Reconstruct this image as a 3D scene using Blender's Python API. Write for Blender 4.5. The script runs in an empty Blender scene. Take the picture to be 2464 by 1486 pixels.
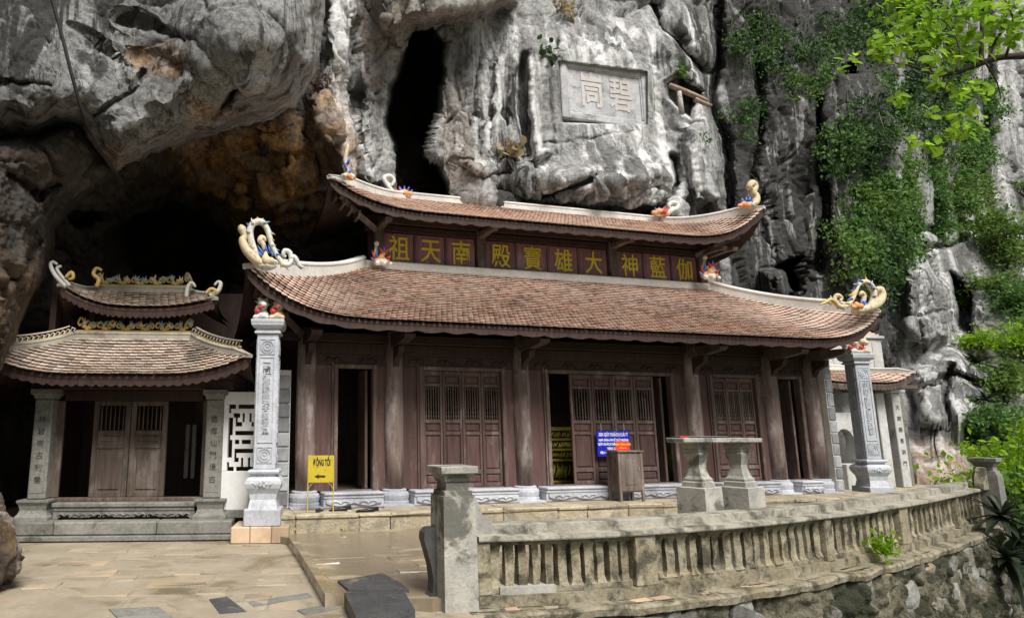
import bpy, math, random
import numpy as np
from mathutils import Vector, Matrix
random.seed(7); RNG = np.random.default_rng(7)
sc = bpy.context.scene
COL = sc.collection

# ------------------------------------------------------------------ camera
FPX, CX, CY, EYE = 1600.0, 900.0, 743.0, 1.6          # measured on the photograph at 2464 x 1486
PITCH = math.atan((1036 - CY) / FPX)
cam = bpy.data.cameras.new('Camera'); camo = bpy.data.objects.new('Camera', cam); COL.objects.link(camo)
cam.sensor_width = 36; cam.lens = 36 * FPX / 2464
cam.shift_x = (1232 - CX) / 2464; cam.clip_end = 2000; cam.clip_start = 0.05
camo.location = (0, 0, EYE); camo.rotation_euler = (math.pi / 2 + PITCH, 0, 0)
sc.camera = camo

# ------------------------------------------------------------------ sky, sun, exposure
SUN_AZ, SUN_EL = 158.0, 52.0          # degrees: azimuth clockwise from +Y (where the light comes from)
w = bpy.data.worlds.new('World'); sc.world = w; w.use_nodes = True
nt = w.node_tree; bg = nt.nodes['Background']
sky = nt.nodes.new('ShaderNodeTexSky'); sky.sky_type = 'NISHITA'; sky.sun_disc = False
sky.sun_elevation = math.radians(SUN_EL); sky.sun_rotation = math.radians(SUN_AZ)
sky.air_density = 1.0; sky.dust_density = 3.0; sky.ozone_density = 1.0
hsv = nt.nodes.new('ShaderNodeHueSaturation'); hsv.inputs['Saturation'].default_value = 0.35
nt.links.new(sky.outputs[0], hsv.inputs['Color']); nt.links.new(hsv.outputs[0], bg.inputs[0])
bg.inputs[1].default_value = 0.065
sl = bpy.data.lights.new('Sun', 'SUN'); so = bpy.data.objects.new('Sun', sl); COL.objects.link(so)
sl.energy = 3.3; sl.angle = math.radians(26); sl.color = (1.0, 0.96, 0.9)
az, el = math.radians(SUN_AZ), math.radians(SUN_EL)
sd = Vector((math.sin(az) * math.cos(el), math.cos(az) * math.cos(el), math.sin(el)))
so.rotation_euler = sd.to_track_quat('Z', 'Y').to_euler(); so.location = (20, -20, 40)
sc.view_settings.view_transform = 'Standard'; sc.view_settings.look = 'None'
sc.view_settings.exposure = 0.64; sc.view_settings.gamma = 1.0

# ------------------------------------------------------------------ helpers
CAM = np.array([0, 0, EYE])
def ray(x, y):
    a = (np.asarray(x, float) - CX) / FPX; b = (CY - np.asarray(y, float)) / FPX
    return np.stack([a, math.cos(PITCH) - b * math.sin(PITCH), math.sin(PITCH) + b * math.cos(PITCH)], -1)
def atz(x, y, z):
    d = ray(x, y); return CAM + d * ((z - EYE) / d[..., 2])[..., None] if np.ndim(x) else CAM + d * (z - EYE) / d[2]
def aty(x, y, Y):
    d = ray(x, y); t = np.asarray(Y, float) / d[..., 1]
    return CAM + d * t[..., None] if np.ndim(t) else CAM + d * t
class Fr:
    def __init__(s, o, deg, base):
        s.o = np.array([o[0], o[1], 0.0]); s.th = math.radians(deg); s.base = base
        s.u = np.array([math.cos(s.th), math.sin(s.th), 0]); s.v = np.array([-math.sin(s.th), math.cos(s.th), 0])
    def uz(s, x, y, v=0.0):
        d = ray(x, y); t = ((s.o + s.v * v - CAM) @ s.v) / (d @ s.v); p = CAM + d * t
        return float((p - s.o) @ s.u), float(p[2])
    def U(s, x, y, v=0.0): return s.uz(x, y, v)[0]
    def Z(s, x, y, v=0.0): return s.uz(x, y, v)[1]
    def loc(s, x, y, v=0.0):
        u, z = s.uz(x, y, v); return (u, v, z)
    def w(s, u, v, z): return s.o + s.u * u + s.v * v + np.array([0, 0, z])
    def inv(s, p):
        q = np.asarray(p) - s.o; return (float(q @ s.u), float(q @ s.v), float(p[2]))
TF = Fr((-1.312, 11.463), 15.2, 0.35)      # main temple: u along the facade, v inwards
LF = Fr((-5.12, 10.20), 3.7, 0.0)          # small temple on the left
BASE = {}
def new_obj(name, me, parent=None):
    o = bpy.data.objects.new(name, me); COL.objects.link(o)
    if parent is not None:
        o.parent = parent
        if parent.name in BASE: o.location = (0, 0, -BASE[parent.name])
    return o
def thing(name, label, cat, loc, rz=0.0, base=None, group=None):
    o = bpy.data.objects.new(name, None); COL.objects.link(o); o.empty_display_size = .2
    o.location = loc; o.rotation_euler = (0, 0, rz); o['label'] = label; o['category'] = cat
    if group: o['group'] = group
    if base is not None: BASE[o.name] = base
    return o
def fthing(name, label, cat, fr, group=None):
    return thing(name, label, cat, (fr.o[0], fr.o[1], fr.base), fr.th, fr.base, group)
def tag(o, label, cat, group=None, kind=None):
    if label: o['label'] = label
    if cat: o['category'] = cat
    if group: o['group'] = group
    if kind: o['kind'] = kind
    return o
def shade(me, smooth):
    if smooth: me.polygons.foreach_set('use_smooth', np.ones(len(me.polygons), bool))
class MB:
    def __init__(s): s.v = []; s.f = []
    def add(s, vs, fs):
        n = len(s.v); s.v += [tuple(map(float, q)) for q in vs]; s.f += [[i + n for i in f] for f in fs]; return s
    def box(s, x0, x1, y0, y1, z0, z1, c=0.0, jit=0.0):
        if x0 > x1: x0, x1 = x1, x0
        if y0 > y1: y0, y1 = y1, y0
        if z0 > z1: z0, z1 = z1, z0
        c = min(c, .45 * min(x1 - x0, y1 - y0, z1 - z0))
        if c <= 0:
            vs = [(x, y, z) for z in (z0, z1) for y in (y0, y1) for x in (x0, x1)]
            fs = [[0, 2, 3, 1], [4, 5, 7, 6], [0, 1, 5, 4], [2, 6, 7, 3], [0, 4, 6, 2], [1, 3, 7, 5]]
        else:
            vs = []; idx = {}
            for k, z in enumerate((z0, z1)):
                for j, y in enumerate((y0, y1)):
                    for i, x in enumerate((x0, x1)):
                        dx, dy, dz = (c if i == 0 else -c), (c if j == 0 else -c), (c if k == 0 else -c)
                        for a, q in enumerate(((x, y + dy, z + dz), (x + dx, y, z + dz), (x + dx, y + dy, z))):
                            idx[i, j, k, a] = len(vs); vs.append(q)
            I = idx; fs = []
            for e in (0, 1):
                q = [I[e, 0, 0, 0], I[e, 1, 0, 0], I[e, 1, 1, 0], I[e, 0, 1, 0]]; fs.append(q if e else q[::-1])
                q = [I[0, e, 0, 1], I[1, e, 0, 1], I[1, e, 1, 1], I[0, e, 1, 1]]; fs.append(q[::-1] if e else q)
                q = [I[0, 0, e, 2], I[1, 0, e, 2], I[1, 1, e, 2], I[0, 1, e, 2]]; fs.append(q if e else q[::-1])
            for e in (0, 1):
                for g in (0, 1):
                    q = [I[0, e, g, 1], I[1, e, g, 1], I[1, e, g, 2], I[0, e, g, 2]]; fs.append(q if e != g else q[::-1])
                    q = [I[e, 0, g, 2], I[e, 1, g, 2], I[e, 1, g, 0], I[e, 0, g, 0]]; fs.append(q if e != g else q[::-1])
                    q = [I[e, g, 0, 0], I[e, g, 1, 0], I[e, g, 1, 1], I[e, g, 0, 1]]; fs.append(q if e != g else q[::-1])
            for k in (0, 1):
                for j in (0, 1):
                    for i in (0, 1):
                        q = [I[i, j, k, 0], I[i, j, k, 1], I[i, j, k, 2]]; fs.append(q if (i + j + k) % 2 else q[::-1])
        if jit: vs = [tuple(a + random.uniform(-jit, jit) for a in q) for q in vs]
        return s.add(vs, fs)
    def prism(s, poly, f3, n=None):
        """poly: 2d outline; f3(a,b,k) -> 3d with k=0 front, 1 back"""
        m = len(poly); vs = [f3(a, b, 0) for a, b in poly] + [f3(a, b, 1) for a, b in poly]
        fs = [list(range(m)), list(range(2 * m - 1, m - 1, -1))] + [[i, i + m, (i + 1) % m + m, (i + 1) % m] for i in range(m)]
        return s.add(vs, fs)
    def lathe(s, cx, cy, prof, n=12, sq=False, rot=0.0, sx=1.0, sy=1.0):
        if sq: n = 4; rot = rot + math.pi / 4
        k = math.sqrt(2) if sq else 1.0
        vs = []
        for r, z in prof:
            for i in range(n):
                a = rot + 2 * math.pi * i / n; vs.append((cx + r * k * sx * math.cos(a), cy + r * k * sy * math.sin(a), z))
        fs = []
        for j in range(len(prof) - 1):
            for i in range(n): fs.append([j * n + i, j * n + (i + 1) % n, (j + 1) * n + (i + 1) % n, (j + 1) * n + i])
        fs.append(list(range(n))[::-1]); fs.append([(len(prof) - 1) * n + i for i in range(n)])
        return s.add(vs, fs)
    def tube(s, pts, rad, n=6, cap=True, flat=None, up=(0, 0, 1)):
        pts = [Vector(p) for p in pts]; m = len(pts); vs = []
        if not hasattr(rad, '__len__'): rad = [rad] * m
        prev = None
        for i, p in enumerate(pts):
            d = (pts[min(i + 1, m - 1)] - pts[max(i - 1, 0)]).normalized()
            if prev is None:
                a = d.cross(Vector(up));
                if a.length < .05: a = d.cross(Vector((0, 1, 0.01)))
            else: a = prev - d * prev.dot(d)
            a.normalize(); prev = a; b = d.cross(a)
            for k in range(n):
                t = 2 * math.pi * k / n
                q = a * math.cos(t) * rad[i] + b * math.sin(t) * rad[i]
                if flat is not None:
                    fv = Vector(flat[0]); q = q + fv * (q.dot(fv)) * (flat[1] - 1)
                vs.append(tuple(p + q))
        fs = [[j * n + i, j * n + (i + 1) % n, (j + 1) * n + (i + 1) % n, (j + 1) * n + i] for j in range(m - 1) for i in range(n)]
        if cap: fs += [list(range(n))[::-1], [(m - 1) * n + i for i in range(n)]]
        return s.add(vs, fs)
    def sweep(s, pts, prof, up=(0, 0, 1), taper=None):
        """prof: (side, up) offsets; swept along pts with fixed up"""
        pts = [Vector(p) for p in pts]; m = len(pts); n = len(prof); vs = []; upv = Vector(up)
        for i, p in enumerate(pts):
            d = (pts[min(i + 1, m - 1)] - pts[max(i - 1, 0)]).normalized()
            a = d.cross(upv).normalized(); b = a.cross(d).normalized()
            k = taper[i] if taper is not None else 1.0
            for q in prof: vs.append(tuple(p + a * q[0] * (.45 + .55 * k) + b * q[1] * k))
        fs = [[j * n + i, j * n + (i + 1) % n, (j + 1) * n + (i + 1) % n, (j + 1) * n + i] for j in range(m - 1) for i in range(n)]
        fs += [list(range(n))[::-1], [(m - 1) * n + i for i in range(n)]]
        return s.add(vs, fs)
    def ball(s, c, r, n=8, m=6):
        if not hasattr(r, '__len__'): r = (r, r, r)
        vs = [(c[0], c[1], c[2] - r[2])]
        for j in range(1, m):
            t = math.pi * j / m
            for i in range(n):
                a = 2 * math.pi * i / n
                vs.append((c[0] + r[0] * math.sin(t) * math.cos(a), c[1] + r[1] * math.sin(t) * math.sin(a), c[2] - r[2] * math.cos(t)))
        vs.append((c[0], c[1], c[2] + r[2])); L = len(vs) - 1; fs = []
        for i in range(n): fs.append([0, 1 + (i + 1) % n, 1 + i]); fs.append([L, L - n + i, L - n + (i + 1) % n])
        for j in range(m - 2):
            for i in range(n):
                a = 1 + j * n + i; b = 1 + j * n + (i + 1) % n; fs.append([a, b, b + n, a + n])
        return s.add(vs, fs)
    def cone(s, base, tip, r, n=5):
        return s.tube([base, ((base[0] + tip[0]) / 2, (base[1] + tip[1]) / 2, (base[2] + tip[2]) / 2), tip], [r, r * .62, r * .06], n)
    def wobble(s, amp, sc_=3.0):
        v = np.array(s.v); d = np.stack([pnoise(v * sc_ + k * 17.3) for k in range(3)], -1) * amp; s.v = [tuple(q) for q in v + d]; return s
    def mesh(s, name, mat, smooth=False):
        me = bpy.data.meshes.new(name); me.from_pydata(s.v, [], s.f); me.update()
        if mat is not None: me.materials.append(mat)
        shade(me, smooth); return me
    def build(s, name, mat, parent=None, smooth=False):
        return new_obj(name, s.mesh(name, mat, smooth), parent)
def part(name, mat, parent, *boxes, c=.008):
    m = MB()
    for b in boxes: m.box(*b, c=c)
    return m.build(name, mat, parent)
def np_mesh(name, V, Fq, mat, smooth=False, attr=None, col=None):
    """V (n,3), Fq (m,k) index array"""
    me = bpy.data.meshes.new(name); V = np.ascontiguousarray(V, np.float32); Fq = np.ascontiguousarray(Fq, np.int32)
    k = Fq.shape[1]; me.vertices.add(len(V)); me.vertices.foreach_set('co', V.ravel())
    me.loops.add(Fq.size); me.loops.foreach_set('vertex_index', Fq.ravel())
    me.polygons.add(len(Fq)); me.polygons.foreach_set('loop_start', np.arange(0, Fq.size, k, dtype=np.int32))
    me.polygons.foreach_set('loop_total', np.full(len(Fq), k, np.int32))
    me.update(calc_edges=True); me.validate()
    if mat is not None: me.materials.append(mat)
    shade(me, smooth)
    if attr is not None:
        a = me.attributes.new('rnd', 'FLOAT', 'FACE'); a.data.foreach_set('value', np.ascontiguousarray(attr, np.float32))
    if col is not None:
        a = me.attributes.new('tint', 'FLOAT_COLOR', 'POINT'); a.data.foreach_set('color', np.ascontiguousarray(col, np.float32).ravel())
    return me
def text_mesh(body, size, thick, mat, offset=0.0, name='lettering', align='CENTER'):
    c = bpy.data.curves.new('t', 'FONT'); c.body = body; c.size = size; c.extrude = thick; c.offset = offset
    c.align_x = align; c.align_y = 'CENTER'; c.resolution_u = 2
    o = bpy.data.objects.new('t', c); COL.objects.link(o); bpy.context.view_layer.update()
    me = bpy.data.meshes.new_from_object(o.evaluated_get(bpy.context.evaluated_depsgraph_get()))
    bpy.data.objects.remove(o); bpy.data.curves.remove(c); me.name = name
    me.materials.clear(); me.materials.append(mat); return me
def put_text(body, size, thick, mat, parent, pos, rz=0.0, offset=0.0, name='lettering', scale=(1, 1), rot=None):
    o = new_obj(name, text_mesh(body, size, thick, mat, offset, name), parent)
    b = BASE.get(parent.name, 0.0) if parent else 0.0
    o.location = (pos[0], pos[1], pos[2] - b); o.rotation_euler = rot or (math.pi / 2, 0, rz); o.scale = (scale[0], scale[1], 1)
    return o
def blob(name, ells, voxel, mat, parent=None, extra=None, smooth=True):
    m = MB()
    for c, r in ells: m.ball(c, r, 10, 8)
    if extra: extra(m)
    me = m.mesh('tmp', mat); o = bpy.data.objects.new('tmp', me); COL.objects.link(o)
    md = o.modifiers.new('r', 'REMESH'); md.mode = 'VOXEL'; md.voxel_size = voxel
    ms = o.modifiers.new('s', 'SMOOTH'); ms.iterations = 2; ms.factor = .5
    bpy.context.view_layer.update()
    me2 = bpy.data.meshes.new_from_object(o.evaluated_get(bpy.context.evaluated_depsgraph_get()))
    bpy.data.objects.remove(o); bpy.data.meshes.remove(me); me2.name = name
    me2.materials.clear(); me2.materials.append(mat); shade(me2, smooth)
    return new_obj(name, me2, parent)
# ---- vectorised noise
def _h(ix, iy, iz, s):
    h = (ix.astype(np.uint32) * np.uint32(374761393) + iy.astype(np.uint32) * np.uint32(668265263) + iz.astype(np.uint32) * np.uint32(2147483647) + np.uint32(s * 974711 % 4294967295))
    h = (h ^ (h >> np.uint32(13))) * np.uint32(1274126177); h = (h ^ (h >> np.uint32(16))) * np.uint32(2246822519); return h ^ (h >> np.uint32(15))
def pnoise(p, seed=0):
    p = np.asarray(p, np.float64); i = np.floor(p).astype(np.int64); f = p - i; u = f * f * f * (f * (f * 6 - 15) + 10)
    out = 0
    for dx in (0, 1):
        wx = u[:, 0] if dx else 1 - u[:, 0]
        for dy in (0, 1):
            wy = u[:, 1] if dy else 1 - u[:, 1]
            for dz in (0, 1):
                wz = u[:, 2] if dz else 1 - u[:, 2]
                h = _h(i[:, 0] + dx, i[:, 1] + dy, i[:, 2] + dz, seed)
                gx = (h & np.uint32(1023)).astype(float) / 511.5 - 1; gy = ((h >> np.uint32(10)) & np.uint32(1023)).astype(float) / 511.5 - 1
                gz = ((h >> np.uint32(20)) & np.uint32(1023)).astype(float) / 511.5 - 1
                out = out + wx * wy * wz * (gx * (f[:, 0] - dx) + gy * (f[:, 1] - dy) + gz * (f[:, 2] - dz))
    return out * 1.3
def fbm(p, oct=4, seed=0, ridged=False, gain=.5):
    o = 0; a = 1.0; q = np.asarray(p, float)
    for k in range(oct):
        n = pnoise(q, seed + k)
        o = o + a * ((1 - 2.4 * np.abs(n)) if ridged else n); a *= gain; q = q * 2.03 + 11.1
    return o
def worley(p, seed=0):
    p = np.asarray(p, float); i = np.floor(p).astype(np.int64); f = p - i
    d1 = np.full(len(p), 9.0); d2 = np.full(len(p), 9.0); cid = np.zeros(len(p), np.uint32)
    for dx in (-1, 0, 1):
        for dy in (-1, 0, 1):
            for dz in (-1, 0, 1):
                h = _h(i[:, 0] + dx, i[:, 1] + dy, i[:, 2] + dz, seed)
                d = (dx + (h & np.uint32(1023)) / 1023. - f[:, 0]) ** 2 + (dy + ((h >> np.uint32(10)) & np.uint32(1023)) / 1023. - f[:, 1]) ** 2 + (dz + ((h >> np.uint32(20)) & np.uint32(1023)) / 1023. - f[:, 2]) ** 2
                nb = d < d1; d2 = np.where(nb, d1, np.minimum(d2, d)); cid = np.where(nb, h, cid); d1 = np.where(nb, d, d1)
    return np.sqrt(d1), np.sqrt(d2), cid
def facets(p, seed=0):
    """broken planes: each cell carries its own tilted face; returns height and distance to the nearest joint"""
    p = np.asarray(p, float); i = np.floor(p).astype(np.int64); f = p - i; d1 = np.full(len(p), 9.0); d2 = np.full(len(p), 9.0); h1 = np.zeros(len(p))
    for dx in (-1, 0, 1):
        for dy in (-1, 0, 1):
            for dz in (-1, 0, 1):
                h = _h(i[:, 0] + dx, i[:, 1] + dy, i[:, 2] + dz, seed); g = _h(i[:, 0] + dx, i[:, 1] + dy, i[:, 2] + dz, seed + 77)
                ex = f[:, 0] - dx - (h & np.uint32(1023)) / 1023.; ey = f[:, 1] - dy - ((h >> np.uint32(10)) & np.uint32(1023)) / 1023.; ez = f[:, 2] - dz - ((h >> np.uint32(20)) & np.uint32(1023)) / 1023.
                d = ex * ex + ey * ey + ez * ez
                hh = ((g & np.uint32(1023)) / 511.5 - 1) * ex + (((g >> np.uint32(10)) & np.uint32(1023)) / 511.5 - 1) * ey + (((g >> np.uint32(20)) & np.uint32(1023)) / 511.5 - 1) * ez + ((g >> np.uint32(5)) & np.uint32(255)) / 255. * .8 - .4
                nb = d < d1; d2 = np.where(nb, d1, np.minimum(d2, d)); h1 = np.where(nb, hh, h1); d1 = np.where(nb, d, d1)
    return h1, np.sqrt(d2) - np.sqrt(d1)
def poly_sd(x, y, poly):
    """signed distance in pixels, positive inside"""
    x = np.asarray(x, float); y = np.asarray(y, float); d = np.full(x.shape, 1e9); ins = np.zeros(x.shape, bool); n = len(poly)
    for k in range(n):
        ax, ay = poly[k]; bx, by = poly[(k + 1) % n]
        ex, ey = bx - ax, by - ay; t = np.clip(((x - ax) * ex + (y - ay) * ey) / (ex * ex + ey * ey + 1e-9), 0, 1)
        d = np.minimum(d, np.hypot(x - ax - t * ex, y - ay - t * ey))
        c = ((ay > y) != (by > y)) & (x < (bx - ax) * (y - ay) / (by - ay + 1e-12) + ax); ins ^= c
    return np.where(ins, d, -d)
def line_d(x, y, pts):
    d = np.full(np.shape(x), 1e9)
    for (ax, ay), (bx, by) in zip(pts[:-1], pts[1:]):
        ex, ey = bx - ax, by - ay; t = np.clip(((x - ax) * ex + (y - ay) * ey) / (ex * ex + ey * ey + 1e-9), 0, 1)
        d = np.minimum(d, np.hypot(x - ax - t * ex, y - ay - t * ey))
    return d
def sstep(x, a, b):
    t = np.clip((x - a) / (b - a), 0, 1); return t * t * (3 - 2 * t)
def tps(ctrl):
    c = np.array(ctrl, float); s = 500.0; X = c[:, :2] / s; n = len(c)
    def k(r2): return r2 * np.log(r2 + 1e-9) * .5
    A = np.zeros((n + 3, n + 3)); A[:n, :n] = k(((X[:, None] - X[None]) ** 2).sum(-1)) + np.eye(n) * 1e-3
    A[:n, n] = 1; A[:n, n + 1:] = X; A[n, :n] = 1; A[n + 1:, :n] = X.T
    wv = np.linalg.solve(A, np.concatenate([c[:, 2], np.zeros(3)]))
    def f(x, y):
        x = np.asarray(x, float) / s; y = np.asarray(y, float) / s; o = wv[n] + wv[n + 1] * x + wv[n + 2] * y
        for i in range(n): o = o + wv[i] * k((x - X[i, 0]) ** 2 + (y - X[i, 1]) ** 2)
        return o
    return f
def crop(x0, y0, s, pts): return [((x0 + a / s) * .9625, (y0 + b / s) * .9625) for a, b in pts]
def smooth_path(pts, n=4):
    P = [np.array(p, float) for p in pts]; out = []
    for i in range(len(P) - 1):
        a, b, c, d = P[max(i - 1, 0)], P[i], P[i + 1], P[min(i + 2, len(P) - 1)]
        for k in range(n):
            t = k / n; out.append(.5 * (2 * b + (c - a) * t + (2 * a - 5 * b + 4 * c - d) * t * t + (3 * b - a - 3 * c + d) * t ** 3))
    out.append(P[-1]); return out
# ------------------------------------------------------------------ materials
class NT:
    def __init__(s, name):
        m = bpy.data.materials.new(name); m.use_nodes = True; s.m = m; s.t = m.node_tree; s.b = s.t.nodes['Principled BSDF']
        g = s.t.nodes.new('ShaderNodeNewGeometry'); s.pos = g.outputs['Position']; s.g = g
    def n(s, typ, **kw):
        o = s.t.nodes.new(typ)
        for k, v in kw.items(): setattr(o, k, v)
        return o
    def lk(s, a, b): s.t.links.new(a, b)
    def setin(s, i, v):
        if isinstance(v, bpy.types.NodeSocket): s.lk(v, i)
        else: i.default_value = v
    def scale(s, sx, sy, sz, rz=0.0):
        o = s.n('ShaderNodeMapping'); s.lk(s.pos, o.inputs[0]); o.inputs['Scale'].default_value = (sx, sy, sz); o.inputs['Rotation'].default_value = (0, 0, rz); return o.outputs[0]
    def noise(s, sc_, det=5, rough=.6, vec=None, dist=0.0):
        o = s.n('ShaderNodeTexNoise'); s.lk(vec or s.pos, o.inputs['Vector']); o.inputs['Scale'].default_value = sc_; o.inputs['Detail'].default_value = det; o.inputs['Roughness'].default_value = rough; o.inputs['Distortion'].default_value = dist
        return o.outputs['Fac']
    def voro(s, sc_, feat='F1', vec=None, rnd=1.0):
        o = s.n('ShaderNodeTexVoronoi', feature=feat); s.lk(vec or s.pos, o.inputs['Vector']); o.inputs['Scale'].default_value = sc_; o.inputs['Randomness'].default_value = rnd
        return o
    def ramp(s, x, a, b, lo=0.0, hi=1.0):
        o = s.n('ShaderNodeMapRange'); o.interpolation_type = 'SMOOTHSTEP'; s.setin(o.inputs[0], x); o.inputs[1].default_value = a; o.inputs[2].default_value = b; o.inputs[3].default_value = lo; o.inputs[4].default_value = hi
        return o.outputs[0]
    def math(s, op, a, b=0.0, clamp=False):
        o = s.n('ShaderNodeMath', operation=op); o.use_clamp = clamp; s.setin(o.inputs[0], a); s.setin(o.inputs[1], b); return o.outputs[0]
    def mix(s, f, a, b, mode='MIX'):
        o = s.n('ShaderNodeMix', data_type='RGBA', blend_type=mode); s.setin(o.inputs[0], f)
        for i, v in ((6, a), (7, b)): s.setin(o.inputs[i], v if isinstance(v, bpy.types.NodeSocket) else (*v[:3], 1.0))
        return o.outputs[2]
    def attr(s, name, out='Fac'):
        o = s.n('ShaderNodeAttribute'); o.attribute_name = name; return o.outputs[out]
    def objrand(s): return s.n('ShaderNodeObjectInfo').outputs['Random']
    def bump(s, h, strength=.3, dist=.02, prev=None):
        o = s.n('ShaderNodeBump'); o.inputs['Strength'].default_value = strength; o.inputs['Distance'].default_value = dist; s.lk(h, o.inputs['Height'])
        if prev is not None: s.lk(prev, o.inputs['Normal'])
        return o.outputs[0]
    def out(s, col, rough=.8, nrm=None, spec=.3, metal=0.0):
        s.setin(s.b.inputs['Base Color'], col if isinstance(col, bpy.types.NodeSocket) else (*col[:3], 1.0)); s.setin(s.b.inputs['Roughness'], rough)
        s.setin(s.b.inputs['Specular IOR Level'], spec); s.b.inputs['Metallic'].default_value = metal
        if nrm is not None: s.lk(nrm, s.b.inputs['Normal'])
        return s.m
def simple(name, c1, c2, sc_=3.0, rough=.8, bump=.25, bsc=20.0, bd=.01, stain=None, stsc=1.2, sta=.52, stb=.7, spec=.3, rand=.25, stretch=(1, 1, 1), fine=None, rz=0.0):
    t = NT(name); vec = t.scale(*stretch, rz) if stretch != (1, 1, 1) else None
    col = t.mix(t.ramp(t.noise(sc_, 6, .65, vec), .3, .7), c1, c2)
    col = t.mix(t.ramp(t.noise(sc_ * 9, 4, .7, vec), .35, .75, 0, .5), col, fine or [a * .6 for a in c1])
    if stain: col = t.mix(t.ramp(t.noise(stsc, 7, .7, dist=.6), sta, stb, 0, .9), col, stain)
    if rand:
        r = t.objrand(); v = t.ramp(r, 0, 1, 1 - rand, 1 + rand)
        h = t.n('ShaderNodeHueSaturation'); t.lk(col, h.inputs['Color']); t.lk(v, h.inputs['Value']); col = h.outputs[0]
    nb = t.bump(t.noise(bsc, 6, .7, vec), bump, bd) if bump else None
    return t.out(col, rough, nb, spec)
def rock_mat(name):
    t = NT(name)
    big = t.noise(.55, 6, .62, dist=.4); fine = t.noise(7.0, 8, .72)
    col = t.mix(t.ramp(big, .32, .66), (.16, .16, .155), (.44, .44, .435))
    col = t.mix(t.ramp(fine, .40, .66, 0, .7), col, (.10, .098, .095)); col = t.mix(t.ramp(t.noise(38, 5, .75), .46, .66, 0, .55), col, (.07, .068, .066))
    sv = t.scale(1.6, 1.6, .14); st = t.noise(1.0, 5, .6, sv, .5)
    att = t.n('ShaderNodeAttribute'); att.attribute_name = 'tint'; sep = t.n('ShaderNodeSeparateColor'); t.lk(att.outputs['Color'], sep.inputs[0])
    och, drk, pal = sep.outputs[0], sep.outputs[1], sep.outputs[2]
    # pale lime run-off and darker tone, both in vertical streaks weighted by tint masks
    col = t.mix(t.math('MULTIPLY', t.ramp(st, .46, .62), t.ramp(pal, 0, 1, .15, .9)), col, (.76, .76, .755))
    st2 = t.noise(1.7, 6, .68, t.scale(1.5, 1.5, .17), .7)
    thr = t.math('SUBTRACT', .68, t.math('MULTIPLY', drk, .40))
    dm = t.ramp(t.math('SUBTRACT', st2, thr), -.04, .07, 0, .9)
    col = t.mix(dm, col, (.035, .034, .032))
    blot = t.ramp(t.noise(2.6, 5, .6, None, .4), .6, .68, 0, .5)
    col = t.mix(blot, col, (.05, .05, .048))
    on = t.ramp(t.noise(1.9, 6, .7), .3, .62, .25, 1.0)
    oc = t.mix(t.ramp(t.noise(6, 5, .7), .35, .65), (.22, .11, .038), (.58, .33, .12))
    col = t.mix(t.math('MULTIPLY', och, on), col, oc)
    cn = t.noise(1.6, 5, .62, t.scale(1.0, 1.0, .6), .8); cm = t.ramp(t.math('ABSOLUTE', t.math('SUBTRACT', cn, .5)), 0, .012, 1, 0)
    cmask = t.math('MULTIPLY', cm, t.ramp(t.noise(.7, 3), .46, .58))
    col = t.mix(t.math('MULTIPLY', cmask, .7), col, (.03, .03, .03))
    b1 = t.bump(t.noise(2.2, 9, .66), .55, .08)
    b2 = t.bump(t.noise(13, 9, .8), 1.0, .04, b1)
    cn2 = t.noise(4.2, 6, .6, t.scale(1.0, 1.0, .75), .9); cm2 = t.ramp(t.math('ABSOLUTE', t.math('SUBTRACT', cn2, .5)), 0, .012, 1, 0); col = t.mix(t.math('MULTIPLY', cm2, t.ramp(t.noise(1.3, 3), .48, .6, 0, .55)), col, (.035, .034, .033))
    b3 = t.bump(t.math('SUBTRACT', 0.0, t.math('ADD', cmask, t.math('MULTIPLY', cm2, .5))), .7, .05, b2)
    pit = t.bump(t.ramp(t.noise(9, 4, .6), .32, .38), .35, .02, b3)
    return t.out(col, .92, pit, .2)
M = {}
M['rock'] = rock_mat('limestone')
def tile_mat(name, cols, dark, amt):
    t = NT(name); r = t.math('FRACT', t.math('ADD', t.attr('rnd'), t.objrand()))
    c = t.mix(t.ramp(r, 0, .5), cols[0], cols[1]); c = t.mix(t.ramp(r, .5, .95), c, cols[2])
    pk = t.ramp(t.noise(.7, 6, .7, dist=.5), .42, .62); c = t.mix(t.math('MULTIPLY', pk, .6), c, cols[3])
    dk = t.ramp(t.noise(.9, 7, .75, t.scale(1.0, 1.7, 1.7), .8), .50, .66, 0, amt); c = t.mix(dk, c, dark)
    r2 = t.math('FRACT', t.math('MULTIPLY', r, 7.31)); c = t.mix(t.ramp(r2, .80, .97, 0, .5), c, dark)
    li = t.ramp(t.noise(30, 4, .7), .55, .75, 0, .45); c = t.mix(li, c, (.42, .40, .36))
    return t.out(c, .85, t.bump(t.noise(45, 5, .7), .35, .006), .25)
M['tile'] = tile_mat('roof_tile', [(.50, .32, .245), (.61, .435, .35), (.69, .545, .46), (.62, .50, .425)], (.13, .10, .085), .45)
M['tile2'] = tile_mat('roof_tile_grey', [(.42, .30, .23), (.54, .44, .36), (.62, .54, .47), (.46, .39, .33)], (.08, .065, .055), .6)
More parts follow.
